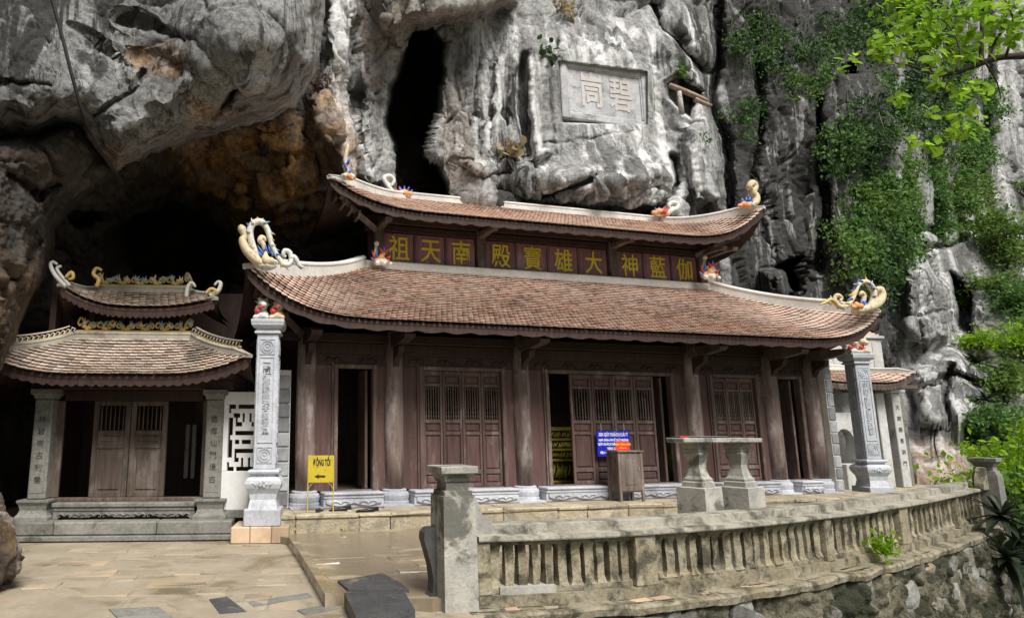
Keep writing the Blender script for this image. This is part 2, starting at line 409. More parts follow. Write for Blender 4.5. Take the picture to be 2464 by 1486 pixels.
def wood(name, c1, c2, grey, g0=.5, g1=.7, rough=.62):
    t = NT(name); v = t.scale(9, 9, .8)
    c = t.mix(t.ramp(t.noise(1.6, 6, .65, v), .32, .68), c1, c2)
    c = t.mix(t.ramp(t.noise(1.3, 7, .72, t.scale(2.5, 2.5, .9)), g0, g1, 0, .8), c, grey)
    c = t.mix(t.ramp(t.noise(5.5, 5, .7, v), .58, .74, 0, .6), c, [a * .45 for a in c1])
    r = t.objrand(); h = t.n('ShaderNodeHueSaturation'); t.lk(c, h.inputs['Color']); t.lk(t.ramp(r, 0, 1, .82, 1.15), h.inputs['Value'])
    return t.out(h.outputs[0], rough, t.bump(t.noise(4, 6, .7, v), .35, .008), .35)
M['wood'] = wood('maroon_wood', (.078, .049, .041), (.135, .09, .077), (.29, .25, .225), .50, .72)
M['woodc'] = wood('faded_column_wood', (.115, .08, .07), (.20, .15, .133), (.38, .34, .315), .48, .68)
M['woodp'] = wood('maroon_panel_wood', (.068, .036, .031), (.108, .060, .054), (.20, .155, .14), .54, .76)
M['wood_shade'] = wood('dark_eave_wood', (.030, .016, .013), (.055, .029, .023), (.10, .078, .067), .58, .78)  # wood colour darkened to hold the deep shade under the eaves
M['woodg'] = wood('brown_grey_wood', (.062, .045, .036), (.12, .09, .072), (.20, .178, .155))
M['woodl'] = wood('worn_cabinet_wood', (.13, .10, .085), (.22, .175, .15), (.33, .29, .26))
M['panel'] = wood('purple_board', (.15, .065, .08), (.23, .115, .135), (.30, .23, .245), .52, .75)
M['mortar2'] = simple('old_ridge_mortar', (.27, .26, .235), (.42, .41, .38), 2.4, .9, .4, 25, .012, stain=(.11, .105, .09), stsc=1.8, sta=.5, stb=.68, rand=.05, fine=(.36, .27, .10))
M['mortar'] = simple('ridge_mortar', (.50, .485, .45), (.66, .645, .61), 2.0, .9, .3, 25, .01, stain=(.22, .21, .19), stsc=1.1, sta=.56, stb=.74, rand=.05, fine=(.38, .37, .34))
M['stone'] = simple('blue_grey_stone', (.38, .40, .44), (.55, .57, .61), 2.2, .7, .35, 45, .006, stain=(.25, .25, .27), stsc=1.5, rand=.12, fine=(.27, .28, .31))
M['stoneg'] = simple('old_green_stone', (.12, .12, .105), (.23, .225, .20), 2.5, .85, .5, 35, .012, stain=(.055, .055, .045), stsc=1.6, rand=.12, fine=(.33, .32, .29))
M['block'] = simple('grey_stone_block', (.20, .21, .22), (.36, .37, .38), 3.5, .85, .5, 40, .012, rand=.35, fine=(.14, .14, .15))
M['plaster'] = simple('white_plaster', (.66, .66, .655), (.80, .80, .79), 1.5, .9, .15, 30, .006, stain=(.40, .40, .385), stsc=1.0, sta=.56, stb=.8, rand=.04, fine=(.58, .58, .57))
M['plasterg'] = simple('grey_lime_plaster', (.42, .42, .41), (.58, .58, .57), 1.8, .9, .3, 30, .008, stain=(.22, .22, .21), stsc=1.6, sta=.48, stb=.68, rand=.05, fine=(.36, .36, .35))
M['concrete'] = simple('weathered_concrete', (.25, .245, .225), (.46, .44, .38), 2.0, .9, .7, 28, .016, stain=(.10, .10, .085), stsc=2.4, sta=.5, stb=.62, rand=.1, fine=(.47, .45, .41))
M['fence'] = simple('mossy_fence_cement', (.28, .235, .15), (.41, .37, .28), 3.2, .92, .8, 26, .02, stain=(.05, .047, .034), stsc=4.5, sta=.44, stb=.64, rand=.14, fine=(.12, .12, .075))
M['coping'] = simple('coping_cement', (.25, .235, .19), (.37, .355, .31), 2.6, .9, .8, 24, .02, stain=(.06, .058, .045), stsc=3.4, sta=.44, stb=.68, rand=.06, fine=(.50, .45, .33))
M['rubble'] = simple('rubble_stone', (.12, .115, .10), (.30, .295, .28), 3.0, .9, .8, 22, .03, stain=(.22, .16, .07), stsc=2.3, sta=.5, stb=.68, rand=.35, fine=(.07, .07, .055))
M['rubblem'] = simple('mossy_mortar', (.10, .09, .05), (.20, .18, .125), 3.2, .95, 1.0, 11, .09, stain=(.03, .034, .018), stsc=2.4, sta=.42, stb=.55, rand=0, fine=(.34, .32, .27))
M['brick'] = simple('tan_brick', (.42, .27, .17), (.55, .41, .27), 4, .9, .5, 40, .01, rand=.2, fine=(.40, .37, .31))
M['sandy'] = simple('sandstone_step', (.40, .34, .23), (.56, .49, .36), 3.0, .9, 1.0, 22, .035, stain=(.20, .185, .14), stsc=2.1, sta=.47, stb=.66, rand=.12, fine=(.33, .28, .19))
def paving(name, a, b, cc, rough, wet):
    t = NT(name); r = t.objrand()
    c = t.mix(t.ramp(r, 0, .5), a, b); c = t.mix(t.ramp(r, .6, 1), c, cc)
    mud = t.ramp(t.noise(1.1, 8, .72, dist=.6), .33, .50); c = t.mix(t.math('MULTIPLY', mud, .95), c, (.345, .295, .215))
    c = t.mix(t.ramp(t.noise(26, 5, .75), .5, .72, 0, .5), c, (.26, .21, .14))
    wm = t.ramp(t.noise(.75, 5, .6, t.scale(1, 1.8, 1), .5), .5 - wet, .68 - wet)
    c = t.mix(t.math('MULTIPLY', wm, .7), c, (.15, .115, .07)); c = t.mix(t.ramp(t.noise(4.5, 7, .75), .56, .68, 0, .5), c, (.20, .165, .11))
    rr = t.math('SUBTRACT', rough, t.math('MULTIPLY', wm, rough - .16))
    return t.out(c, rr, t.bump(t.noise(30, 6, .7), .25, .008), .4)
M['pave'] = paving('worn_paving', (.40, .31, .19), (.50, .34, .22), (.46, .42, .33), .8, .0)
M['pavew'] = paving('wet_paving', (.40, .31, .20), (.46, .28, .18), (.42, .37, .27), .6, .17)
M['mud'] = simple('paving_mortar', (.29, .25, .185), (.385, .34, .26), 1.6, .8, .5, 24, .02, stain=(.19, .15, .09), stsc=1.1, sta=.48, stb=.66, rand=0, fine=(.28, .23, .15))
M['darkst'] = simple('dark_polished_stone', (.035, .035, .034), (.07, .07, .067), 4, .5, .4, 30, .008, rand=.05, fine=(.10, .10, .095))
M['slate'] = simple('dark_slate', (.045, .048, .052), (.085, .09, .095), 3, .42, .8, 20, .02, stain=(.27, .22, .15), stsc=3.2, sta=.55, stb=.68, rand=.1, fine=(.13, .13, .125))
M['gold'] = simple('yellow_character_paint', (.54, .43, .025), (.68, .56, .05), 4, .55, .1, 20, .004, rand=.05, fine=(.42, .32, .03))
M['goldw'] = simple('gilded_wood', (.34, .27, .02), (.55, .45, .05), 8, .35, .8, 30, .02, rand=.1, spec=.6)
M['cream'] = simple('cream_ceramic', (.60, .48, .29), (.74, .64, .45), 9, .6, .8, 55, .012, stain=(.30, .22, .14), stsc=9, sta=.52, stb=.66, rand=.05, fine=(.52, .42, .28))
M['white'] = simple('pale_ceramic', (.60, .59, .52), (.76, .75, .70), 9, .6, .8, 55, .012, stain=(.32, .29, .22), stsc=9, sta=.50, stb=.66, rand=.05, fine=(.50, .50, .47))
M['blue'] = simple('blue_ceramic', (.05, .10, .42), (.14, .26, .60), 6, .4, .1, 30, .004, rand=.1)
M['orange'] = simple('orange_ceramic', (.60, .24, .08), (.70, .38, .18), 6, .5, .1, 30, .004, rand=.1)
M['red'] = simple('red_ceramic', (.50, .03, .04), (.60, .09, .08), 6, .45, .1, 30, .004, rand=.1)
M['ochre'] = simple('ochre_ceramic', (.48, .32, .07), (.58, .42, .14), 6, .6, .2, 30, .004, rand=.1, fine=(.35, .30, .20))
M['verdi'] = simple('pale_green_ceramic', (.28, .38, .32), (.42, .50, .43), 6, .6, .2, 30, .004, rand=.1)
M['signy'] = simple('yellow_sign_paint', (.50, .38, .02), (.58, .45, .04), 4, .5, .05, 20, .003, stain=(.13, .06, .02), stsc=9, sta=.63, stb=.68, rand=0)
M['yrod'] = simple('yellow_rod_paint', (.55, .42, .10), (.62, .50, .16), 9, .5, .05, 20, .003, rand=0, fine=(.30, .18, .05))
M['blues'] = simple('blue_sign_paint', (.012, .016, .46), (.018, .024, .56), 2, .45, 0, rand=0)
M['reds'] = simple('red_sign_paint', (.72, .05, .02), (.78, .07, .03), 2, .5, 0, rand=0)
M['whitep'] = simple('white_lettering', (.80, .80, .80), (.85, .85, .85), 2, .6, 0, rand=0)
M['yellp'] = simple('yellow_lettering', (.85, .70, .05), (.88, .74, .08), 2, .6, 0, rand=0)
M['black'] = simple('black_lettering', (.02, .02, .02), (.035, .035, .035), 4, .7, 0, rand=0)
M['faded'] = simple('faded_black_ink', (.03, .03, .028), (.10, .10, .09), 9, .8, 0, rand=0)
M['leather'] = simple('black_leather', (.012, .012, .013), (.02, .02, .022), 5, .25, .1, 40, .002, rand=0, spec=.6)
M['metal'] = simple('grey_metal', (.30, .30, .31), (.40, .40, .41), 6, .4, .1, 30, .003, rand=0)
M['cable'] = simple('black_cable', (.012, .012, .012), (.02, .02, .02), 6, .6, 0, rand=0)
M['log'] = simple('old_log', (.20, .14, .10), (.36, .28, .22), 5, .9, .6, 20, .02, rand=.2)
M['pink'] = simple('faded_pink_plaster', (.47, .435, .41), (.55, .52, .50), 4, .9, .4, 30, .008, stain=(.46, .46, .47), stsc=2.6, rand=.05)
M['carved'] = simple('carved_limestone', (.36, .36, .37), (.56, .56, .57), 2.2, .9, .7, 30, .02, stain=(.19, .19, .19), stsc=1.9, sta=.5, stb=.66, rand=.05, fine=(.26, .265, .28))
M['cavef'] = simple('cave_dark_earth', (.05, .04, .03), (.09, .07, .05), 2, .95, .5, 12, .03, rand=0)
M['terrain'] = simple('valley_ground', (.05, .07, .025), (.10, .10, .05), .6, .95, .6, 5, .1, rand=0)
def leaf_mat(name, c1, c2, trans=.35, rough=.5):
    t = NT(name); r = t.math('FRACT', t.math('ADD', t.attr('rnd'), t.objrand()))
    c = t.mix(r, c1, c2); c = t.mix(t.ramp(t.noise(1.5, 3), .4, .65, 0, .5), c, [a * .7 for a in c1])
    t.out(c, rough + .12, None, .2)
    tr = t.n('ShaderNodeBsdfTranslucent'); h = t.n('ShaderNodeHueSaturation'); h.inputs['Value'].default_value = 1.5; t.lk(c, h.inputs['Color']); t.lk(h.outputs[0], tr.inputs[0])
    mx = t.n('ShaderNodeMixShader'); mx.inputs[0].default_value = trans; t.lk(t.b.outputs[0], mx.inputs[1]); t.lk(tr.outputs[0], mx.inputs[2])
    t.lk(mx.outputs[0], t.t.nodes['Material Output'].inputs[0]); return t.m
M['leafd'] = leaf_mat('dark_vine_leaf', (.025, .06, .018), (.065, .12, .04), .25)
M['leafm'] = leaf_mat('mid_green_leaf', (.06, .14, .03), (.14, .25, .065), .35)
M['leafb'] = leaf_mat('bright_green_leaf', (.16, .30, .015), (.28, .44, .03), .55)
M['leafy'] = leaf_mat('light_shrub_leaf', (.09, .16, .03), (.17, .26, .06), .4)
M['leafa'] = leaf_mat('dark_blade_leaf', (.02, .032, .018), (.05, .065, .035), .1, .35)
M['dry'] = leaf_mat('dry_grass', (.26, .20, .12), (.38, .31, .20), .3)
M['bark'] = simple('dark_bark', (.035, .028, .022), (.07, .058, .047), 8, .9, .6, 25, .01, rand=.1)
M['barkg'] = simple('pale_bark', (.16, .13, .10), (.26, .22, .18), 8, .9, .6, 25, .01, rand=.1)
# ------------------------------------------------------------------ rock faces
def grid_axis(a, b, step, lo, hi, grow=1.35):
    c = list(np.arange(a, b + .1, step)); s = step; x = a; pre = []
    while x > lo: s *= grow; x -= s; pre.append(x)
    s = step; x = b; post = []
    while x < hi: s *= grow; x += s; post.append(x)
    return np.array(pre[::-1] + c + post)
def grid_normals(P):
    du = np.gradient(P, axis=1); dv = np.gradient(P, axis=0); n = np.cross(du, dv); n /= np.linalg.norm(n, axis=-1, keepdims=True) + 1e-9
    flip = ((CAM - P) * n).sum(-1) < 0; n[flip] *= -1; return n
def build_sheet(name, P, mask, tint, mat):
    ny, nx = P.shape[:2]; idx = np.arange(ny * nx).reshape(ny, nx)
    q = np.stack([idx[:-1, :-1], idx[1:, :-1], idx[1:, 1:], idx[:-1, 1:]], -1).reshape(-1, 4)
    if mask is not None:
        m = mask.ravel(); q = q[m[q].all(1)]
        used = np.unique(q); remap = np.full(ny * nx, -1); remap[used] = np.arange(len(used)); q = remap[q]
        V = P.reshape(-1, 3)[used]; T = tint.reshape(-1, 4)[used]
    else: V = P.reshape(-1, 3); T = tint.reshape(-1, 4)
    me = np_mesh(name, V, q, mat, True, None, T)
    o = new_obj(name, me); o['kind'] = 'structure'; return o
def rocky(P, big=.3, mid=.14, sm=.05, zs=.5, seed=0, scal=.12):
    """broad swells, sharp-edged facets and dark joints, as weathered limestone shows"""
    sh = P.shape[:2]; p = P.reshape(-1, 3); q = p * np.array([1, 1, zs])
    wp = np.stack([pnoise(p * .7, 3), pnoise(p * .7, 4), pnoise(p * .7, 5)], -1)
    n = big * fbm(q * .42, 3, seed)
    f1, e1 = facets(q * .95 + .22 * wp, seed + 9); f2, e2 = facets(q * np.array([2.3, 2.3, 2.0]) + .3 * wp, seed + 13)
    blk = sstep(pnoise(p * .35, seed + 8), -.25, .2)                        # where the face is broken rather than water-worn
    n += mid * (1.15 * f1 + .42 * f2) * (.45 + .75 * blk) - mid * .5 * np.exp(-(e1 / .05) ** 2) * blk - mid * .22 * np.exp(-(e2 / .06) ** 2) * blk
    n += sm * .55 * fbm(p * 6.5, 3, seed + 24, True, .6) + sm * fbm(p * 2.6 + wp, 4, seed + 21, True, .55) * (.4 + .9 * np.clip(pnoise(p * .5, seed + 2) + .4, 0, 1))
    j1 = pnoise(q * np.array([.9, .9, .6]) + .3 * wp, seed + 31); j2 = pnoise(p * .6 + 9 + .25 * wp, seed + 32); gate = sstep(pnoise(p * .45, seed + 33), -.05, .2)
    n -= scal * 1.5 * np.exp(-(j1 / .035) ** 2) * gate + scal * 1.1 * np.exp(-(j2 / .03) ** 2) * (1 - gate)
    pit = worley(p * 1.9 + .4 * wp, seed + 5)[0]; n -= scal * .7 * np.exp(-(pit / .22) ** 2) * sstep(pnoise(p * .8, seed + 6), .1, .35)
    return n.reshape(sh)
# --- the main cliff behind and right of the temple
xs = grid_axis(736, 2480, 3.2, 690, 3400); ys = grid_axis(-30, 900, 3.2, -1100, 1500, 1.25)
X, Y = np.meshgrid(xs, ys)
vf = tps([(740, 100, 2.2), (740, 400, 2.6), (820, 100, 2.2), (820, 300, 2.4), (800, 430, 2.6), (900, 250, 3.0), (870, 60, 2.8), (1000, 20, 3.2), (1150, 80, 3.5), (1150, 250, 3.2), (1250, 250, 3.2),
          (1340, 150, 3.0), (1450, 150, 3.0), (1560, 160, 3.0), (1350, 300, 3.0), (1450, 300, 3.0), (1560, 300, 3.0), (1400, 420, 2.7), (1550, 430, 2.7), (1450, 500, 2.7), (1100, 470, 3.2), (1350, 50, 3.6), (1500, 30, 3.8), (1650, 150, 3.4),
          (1680, 350, 3.1), (1700, 470, 3.0), (1740, 200, 4.0), (1850, 200, 3.7), (1900, 400, 3.6), (1900, 600, 3.5), (2050, 300, 3.2), (2050, 600, 3.3), (2130, 300, 3.8), (2140, 650, 4.2), (2240, 250, 6.6), (2400, 250, 8.0),
          (2250, 550, 6.6), (2400, 550, 8.0), (2220, 720, 5.6), (2250, 850, 5.4), (2300, 950, 4.8), (2200, 1000, 4.6), (2150, 800, 4.6), (2350, 1100, 4.0), (2440, 800, 5.5), (2600, 400, 8.0), (2700, 900, 5), (2600, 1250, 3.0), (2350, 1250, 3.2),
          (1500, 800, 3.0), (1000, 800, 3.0), (2000, 1000, 4.4), (1500, -300, 4.5), (2200, -300, 6), (900, -300, 3), (2900, 0, 9), (3300, 600, 9), (1500, -1000, 6), (2600, -1000, 9), (3300, 1200, 6), (800, -1000, 4)])
vv = vf(X, Y)
def bump_poly(poly, amp, a, b):
    global vv
    vv = vv + amp * sstep(poly_sd(X, Y, poly), a, b)
def crease(pts, amp, wd):
    global vv
    vv = vv + amp * np.exp(-(line_d(X, Y, pts) / wd) ** 2)
wob = (fbm(np.stack([X.ravel() * .016, Y.ravel() * .016, X.ravel() * 0], -1), 3, 77) * 9).reshape(X.shape); wob2 = (fbm(np.stack([X.ravel() * .016 + 9, Y.ravel() * .016, X.ravel() * 0], -1), 3, 71) * 9).reshape(X.shape)
X0, Y0 = X, Y; X, Y = X + wob, Y + wob2
SLIT = [(1000, 62), (1040, 60), (1072, 95), (1075, 180), (1058, 300), (1030, 370), (1062, 400), (1085, 440), (1090, 520), (955, 520), (945, 440), (940, 350), (918, 300), (935, 220), (955, 150), (975, 90)]
bump_poly(SLIT, 7.0, 0, 26)
bump_poly([(1852, 640), (1900, 622), (1938, 612), (1934, 700), (1905, 700), (1888, 655)], 3.0, 0, 10)
bump_poly([(1830, 650), (1870, 640), (1895, 660), (1900, 720), (1840, 720)], -.9, -4, 18)
NICHE = [(1590, 195), (1640, 168), (1690, 225), (1668, 290), (1632, 275), (1604, 240)]
bump_poly(NICHE, 1.1, 0, 14)
bump_poly([(2022, 150), (2068, 140), (2070, 178), (2035, 182)], 1.8, 0, 8)
bump_poly([(880, -120), (1250, -120), (1244, 8), (1180, 38), (1090, 52), (1000, 62), (950, 105), (905, 62)], -1.5, -6, 34)
bump_poly([(1085, 380), (1105, 335), (1150, 345), (1200, 400), (1230, 520), (1080, 520)], -.7, -20, 50)
bump_poly([(1175, 410), (1250, 380), (1400, 362), (1600, 372), (1630, 430), (1560, 485), (1450, 508), (1320, 503), (1240, 470)], -.75, -14, 95)
bump_poly([(1280, 490), (1600, 498), (1640, 620), (1260, 620)], 1.6, -8, 14)
bump_poly([(1630, 300), (1700, 270), (1745, 400), (1755, 520), (1660, 500), (1640, 380)], -.5, -6, 30)
bump_poly([(785, -300), (868, -300), (870, 40), (852, 130), (836, 220), (872, 330), (905, 445), (820, 445), (800, 380), (745, 300), (742, 235), (775, 150)], -1.0, -4, 24)
bump_poly([(740, 220), (800, 200), (830, 260), (850, 420), (780, 440), (730, 330)], -.5, -5, 24)
bump_poly([(868, 150), (900, 190), (930, 330), (945, 450), (890, 470), (862, 300)], -.4, -4, 20)
bump_poly([(2165, 640), (2230, 630), (2300, 700), (2290, 820), (2230, 850), (2170, 810)], -1.1, -5, 30)
bump_poly([(2190, 880), (2290, 830), (2400, 880), (2390, 1000), (2300, 1060), (2200, 1010)], -.8, -6, 30)
bump_poly([(2180, 1085), (2260, 1060), (2340, 1100), (2345, 1200), (2170, 1210)], -1.2, -8, 30)
bump_poly([(2285, 640), (2345, 700), (2350, 830), (2300, 800)], 1.6, 0, 16)
bump_poly([(1110, 395), (1170, 385), (1250, 385), (1330, 350), (1330, 372), (1250, 405), (1150, 420)], -.35, -4, 10)
for pts, a, wd in [([(1725, -100), (1728, 120), (1708, 230), (1745, 330), (1752, 500)], 1.0, 13), ([(1965, 230), (1980, 420), (1988, 520), (1962, 640)], .7, 10), ([(1815, 60), (1835, 300), (1805, 420)], .6, 12),
                   ([(1545, -60), (1590, 60), (1700, 175)], .45, 9), ([(2215, 560), (2300, 545), (2464, 555)], .5, 8), ([(2160, 610), (2290, 590), (2330, 560)], .5, 7), ([(2370, 0), (2385, 200), (2360, 420), (2400, 560)], .5, 10),
                   ([(1310, 345), (1420, 335), (1520, 318)], .07, 3), ([(1190, 455), (1260, 480), (1330, 470), (1430, 430)], .5, 9), ([(1620, 380), (1630, 440), (1600, 500)], .5, 9), ([(2250, 690), (2210, 750), (2225, 840)], .3, 6), ([(2180, 760), (2290, 745)], .22, 5), ([(2220, 930), (2300, 900), (2380, 930)], .5, 7), ([(2290, 880), (2270, 960), (2300, 1040)], .5, 7), ([(1340, 100), (1335, 160)], .2, 6)]:
    crease(pts, a, wd)
fl = np.clip(sstep(Y, 118, 150) * (1 - sstep(Y, 360, 395)), 0, 1)
for x0, a, wd in [(1132, -.16, 17), (1166, -.20, 17), (1204, -.22, 18), (1240, -.18, 9), (1262, .75, 11), (1284, -.34, 9), (1312, -.14, 16), (1185, .25, 6), (1148, .22, 6), (1222, .2, 5), (1340, -.2, 10)]:
    vv = vv + a * np.exp(-((X - x0 - 6 * np.sin(Y * .02)) / wd) ** 2) * fl
# vertical fluting of the dark right face
fm = sstep(X, 1715, 1790) * (1 - sstep(X, 2130, 2190))
vv = vv + fm * .38 * np.abs(np.sin(X * .021 + 2.2 * np.sin(Y * .004))) ** .7
X, Y = X0, Y0
bump_poly([(1343, 147), (1557, 173), (1557, 300), (1351, 297)], .30, -1, 3)
d = ray(X, Y); t = ((TF.o @ TF.v) + vv - CAM @ TF.v) / (d @ TF.v); P = CAM + d * t[..., None]
PLQ = [(1340, 142), (1558, 168), (1562, 300), (1352, 300)]
calm = 1 - .97 * sstep(poly_sd(X, Y, PLQ), -30, 4)
N = grid_normals(P); nz = rocky(P, .30, .20, .035, .42, 3, .12) * calm
nz *= (1 - .45 * sstep(poly_sd(X, Y, [(1080, 60), (1700, 30), (1720, 480), (1200, 420)]), -40, 40))
vw = CAM - P; vw /= np.linalg.norm(vw, axis=-1, keepdims=True); nz *= np.clip((N * vw).sum(-1) / .45, .12, 1)
P = P + N * nz[..., None]
CLP, CLN = P, grid_normals(P)
tint = np.zeros(X.shape + (4,)); tint[..., 3] = 1
def soft(poly, e=40): return sstep(poly_sd(X + wob, Y + wob2, poly), -e, e)
tint[..., 0] = np.clip(.6 * soft([(735, 180), (800, 180), (850, 300), (860, 430), (740, 440)], 30) + .16 * soft([(1060, 170), (1110, 200), (1150, 400), (1080, 490), (1050, 380)], 30) + .18 * soft([(880, -100), (1250, -100), (1240, 20), (1000, 70), (900, 250), (860, 60)], 24) + .45 * soft([(2190, 1060), (2350, 1080), (2350, 1220), (2160, 1220)], 20) + .06 * soft([(1180, 400), (1100, 350), (1090, 500), (1180, 500)], 20), 0, 1)
tint[..., 1] = np.clip(.72 * sstep(X, 1690, 1775) * (1 - sstep(X, 2130, 2180)) + .5 * soft([(1225, 150), (1275, 150), (1290, 500), (1180, 500), (1190, 400)], 18) + .5 * soft([(1700, -60), (1720, -60), (1760, 180), (1700, 260), (1560, 140)], 20) + .35 * soft([(2290, 640), (2350, 650), (2420, 800), (2420, 1000), (2300, 1000)], 30) + .35 * soft([(1190, 450), (1330, 480), (1300, 540), (1150, 520)], 16), 0, 1)
tint[..., 2] = np.clip(.95 * soft([(1100, 60), (1720, 20), (1720, 500), (1330, 500), (1120, 380)], 50) + .8 * soft([(785, -100), (866, -100), (850, 200), (930, 450), (830, 440), (780, 200)], 24) + .55 * sstep(X, 2150, 2220), 0, 1)
build_sheet('cliff', P, ~((X < 945 + .6 * wob) & (Y > 462 + .5 * wob2)), tint, M['rock'])
def cliff_at(px, py):
    i = np.clip(np.searchsorted(xs, px), 1, len(xs) - 1); j = np.clip(np.searchsorted(ys, py), 1, len(ys) - 1); return CLP[j, i], CLN[j, i]
# --- generic sheet with depth in Y
def y_sheet(name, ax, ay, ctrl, poly, roll, rollw, feats, noise, tintf, seed):
    gx = grid_axis(*ax); gy = grid_axis(*ay); X, Y = np.meshgrid(gx, gy); D = tps(ctrl)(X, Y)
    pz = np.stack([X.ravel() * .018, Y.ravel() * .018, X.ravel() * 0 + seed], -1)
    A, B = X + (fbm(pz, 3, 60 + seed) * 10).reshape(X.shape), Y + (fbm(pz + 5, 3, 50 + seed) * 10).reshape(X.shape)
    mask = None
    if poly is not None:
        sd = poly_sd(A, B, poly); mask = sd > -1
        e = np.clip(1 - np.clip(sd, 0, None) / rollw, 0, 1); D = D + roll * (1 - np.sqrt(np.clip(1 - e ** 2.2, 0, 1)))
    for kind, pts, a, wd in feats:
        if kind == 'l': D = D + a * np.exp(-(line_d(A, B, pts) / wd) ** 2)
        else: D = D + a * sstep(poly_sd(A, B, pts), -2, wd)
    P = aty(X, Y, D); N = grid_normals(P); vw = CAM - P; vw /= np.linalg.norm(vw, axis=-1, keepdims=True); face = np.clip((N * vw).sum(-1) / .45, .12, 1); P = P + N * (rocky(P, *noise) * (1 if poly is None else np.clip(sd / 30, .04, 1)) * face)[..., None]
    tint = np.zeros(X.shape + (4,)); tint[..., 3] = 1
    for k, f in enumerate(tintf): tint[..., k] = np.clip(f(A, B), 0, 1)
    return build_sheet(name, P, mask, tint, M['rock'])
soft2 = lambda poly, e: (lambda x, y: sstep(poly_sd(x, y, poly), -e, e))
BOULDER = [(-1700, -1500), (-1700, 300), (-600, 330), (-300, 345), (0, 335), (90, 332), (140, 305), (182, 302), (230, 372), (280, 410), (330, 388), (450, 344), (560, 312), (660, 282), (715, 262), (742, 215), (766, 160), (778, 80), (786, 0), (800, -150), (880, -600), (1000, -1500)]
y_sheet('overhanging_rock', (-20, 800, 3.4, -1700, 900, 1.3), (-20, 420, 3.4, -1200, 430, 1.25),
        [(-300, 100, 8.3), (0, 100, 8.6), (0, 300, 8.2), (200, 250, 8.8), (300, 100, 9.3), (450, 60, 9.0), (400, 330, 9.0), (280, 390, 8.7), (600, 100, 8.6), (600, 270, 9.6), (720, 150, 9.6), (740, 0, 9.8), (500, -300, 10.5), (0, -300, 10), (-800, 100, 7), (-1600, 0, 5), (300, -700, 15), (300, -1100, 24), (-1000, -1000, 18), (800, -600, 16)],
        BOULDER, 2.6, 110,
        [('l', [(300, 40), (370, 62), (440, 95), (500, 130), (550, 170), (565, 215), (540, 250)], .22, 10), ('l', [(565, 215), (500, 300), (420, 340), (330, 390)], .25, 9), ('p', [(245, 92), (330, 100), (430, 118), (480, 150), (440, 200), (390, 175), (360, 205), (270, 140)], .16, 40),
         ('l', [(270, 125), (300, 220), (350, 180)], .12, 10), ('p', [(360, 190), (400, 215), (415, 190), (450, 160), (470, 200), (400, 290), (330, 260)], -.22, 40), ('l', [(170, 60), (230, 95), (265, 130), (310, 160)], .10, 6), ('p', [(455, 150), (545, 190), (550, 230), (490, 300), (440, 270)], .14, 30), ('l', [(230, 280), (330, 210), (345, 170)], .2, 5), ('l', [(0, 200), (120, 205)], .15, 4), ('p', [(560, 170), (620, 160), (690, 230), (560, 290)], -.25, 50)],
        (.22, .11, .022, .9, 11, .05),
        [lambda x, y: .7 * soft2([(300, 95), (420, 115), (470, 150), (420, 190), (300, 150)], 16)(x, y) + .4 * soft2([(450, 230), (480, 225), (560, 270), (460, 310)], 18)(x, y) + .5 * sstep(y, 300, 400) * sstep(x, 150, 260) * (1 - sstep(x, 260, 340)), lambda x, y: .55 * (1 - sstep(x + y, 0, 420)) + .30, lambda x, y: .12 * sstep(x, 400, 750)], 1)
# --- cave vault and back wall
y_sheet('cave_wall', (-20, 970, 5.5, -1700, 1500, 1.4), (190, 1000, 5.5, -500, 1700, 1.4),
        [(790, 300, 16.5), (700, 300, 13.0), (620, 360, 13.2), (760, 420, 15.0), (850, 200, 20), (850, 350, 19), (300, 0, 15), (700, 0, 15), (600, 100, 14), (0, 100, 14), (640, 450, 14.6), (450, 370, 12.4), (450, 470, 15.5), (300, 430, 12.3), (300, 560, 16), (500, 600, 17.5), (700, 550, 16.0), (780, 600, 17), (250, 500, 13.0), (150, 560, 12.4), (100, 650, 12.6), (150, 800, 14), (400, 800, 18), (800, 800, 18), (200, 1000, 16), (-200, 700, 11), (-300, 400, 10), (950, 400, 19), (900, 700, 20), (600, 200, 13.2), (300, 250, 12.2), (0, 300, 11.5), (-1000, 600, 8), (500, 1200, 18), (1400, 800, 22), (700, -300, 18), (1200, 0, 24), (300, -400, 20)],
        None, 0, 1, [('p', [(150, 500), (230, 480), (265, 520), (190, 560), (150, 540)], 1.8, 14), ('p', [(300, 500), (420, 480), (560, 560), (580, 700), (330, 700), (280, 600)], 2.5, 40), ('p', [(560, 440), (600, 420), (605, 500), (520, 500)], -.7, 20), ('p', [(610, 420), (800, 360), (800, 500), (620, 500)], -.5, 20), ('l', [(620, 350), (700, 380), (620, 420)], .4, 12)],
        (.40, .22, .09, .8, 31, .2),
        [lambda x, y: .9 * soft2([(420, 320), (640, 280), (860, 250), (860, 500), (620, 560), (450, 440)], 60)(x, y) + .12, lambda x, y: .95 - .75 * soft2([(420, 330), (640, 280), (860, 250), (860, 480), (600, 530), (430, 420)], 40)(x, y), lambda x, y: .1 + 0 * x], 2)
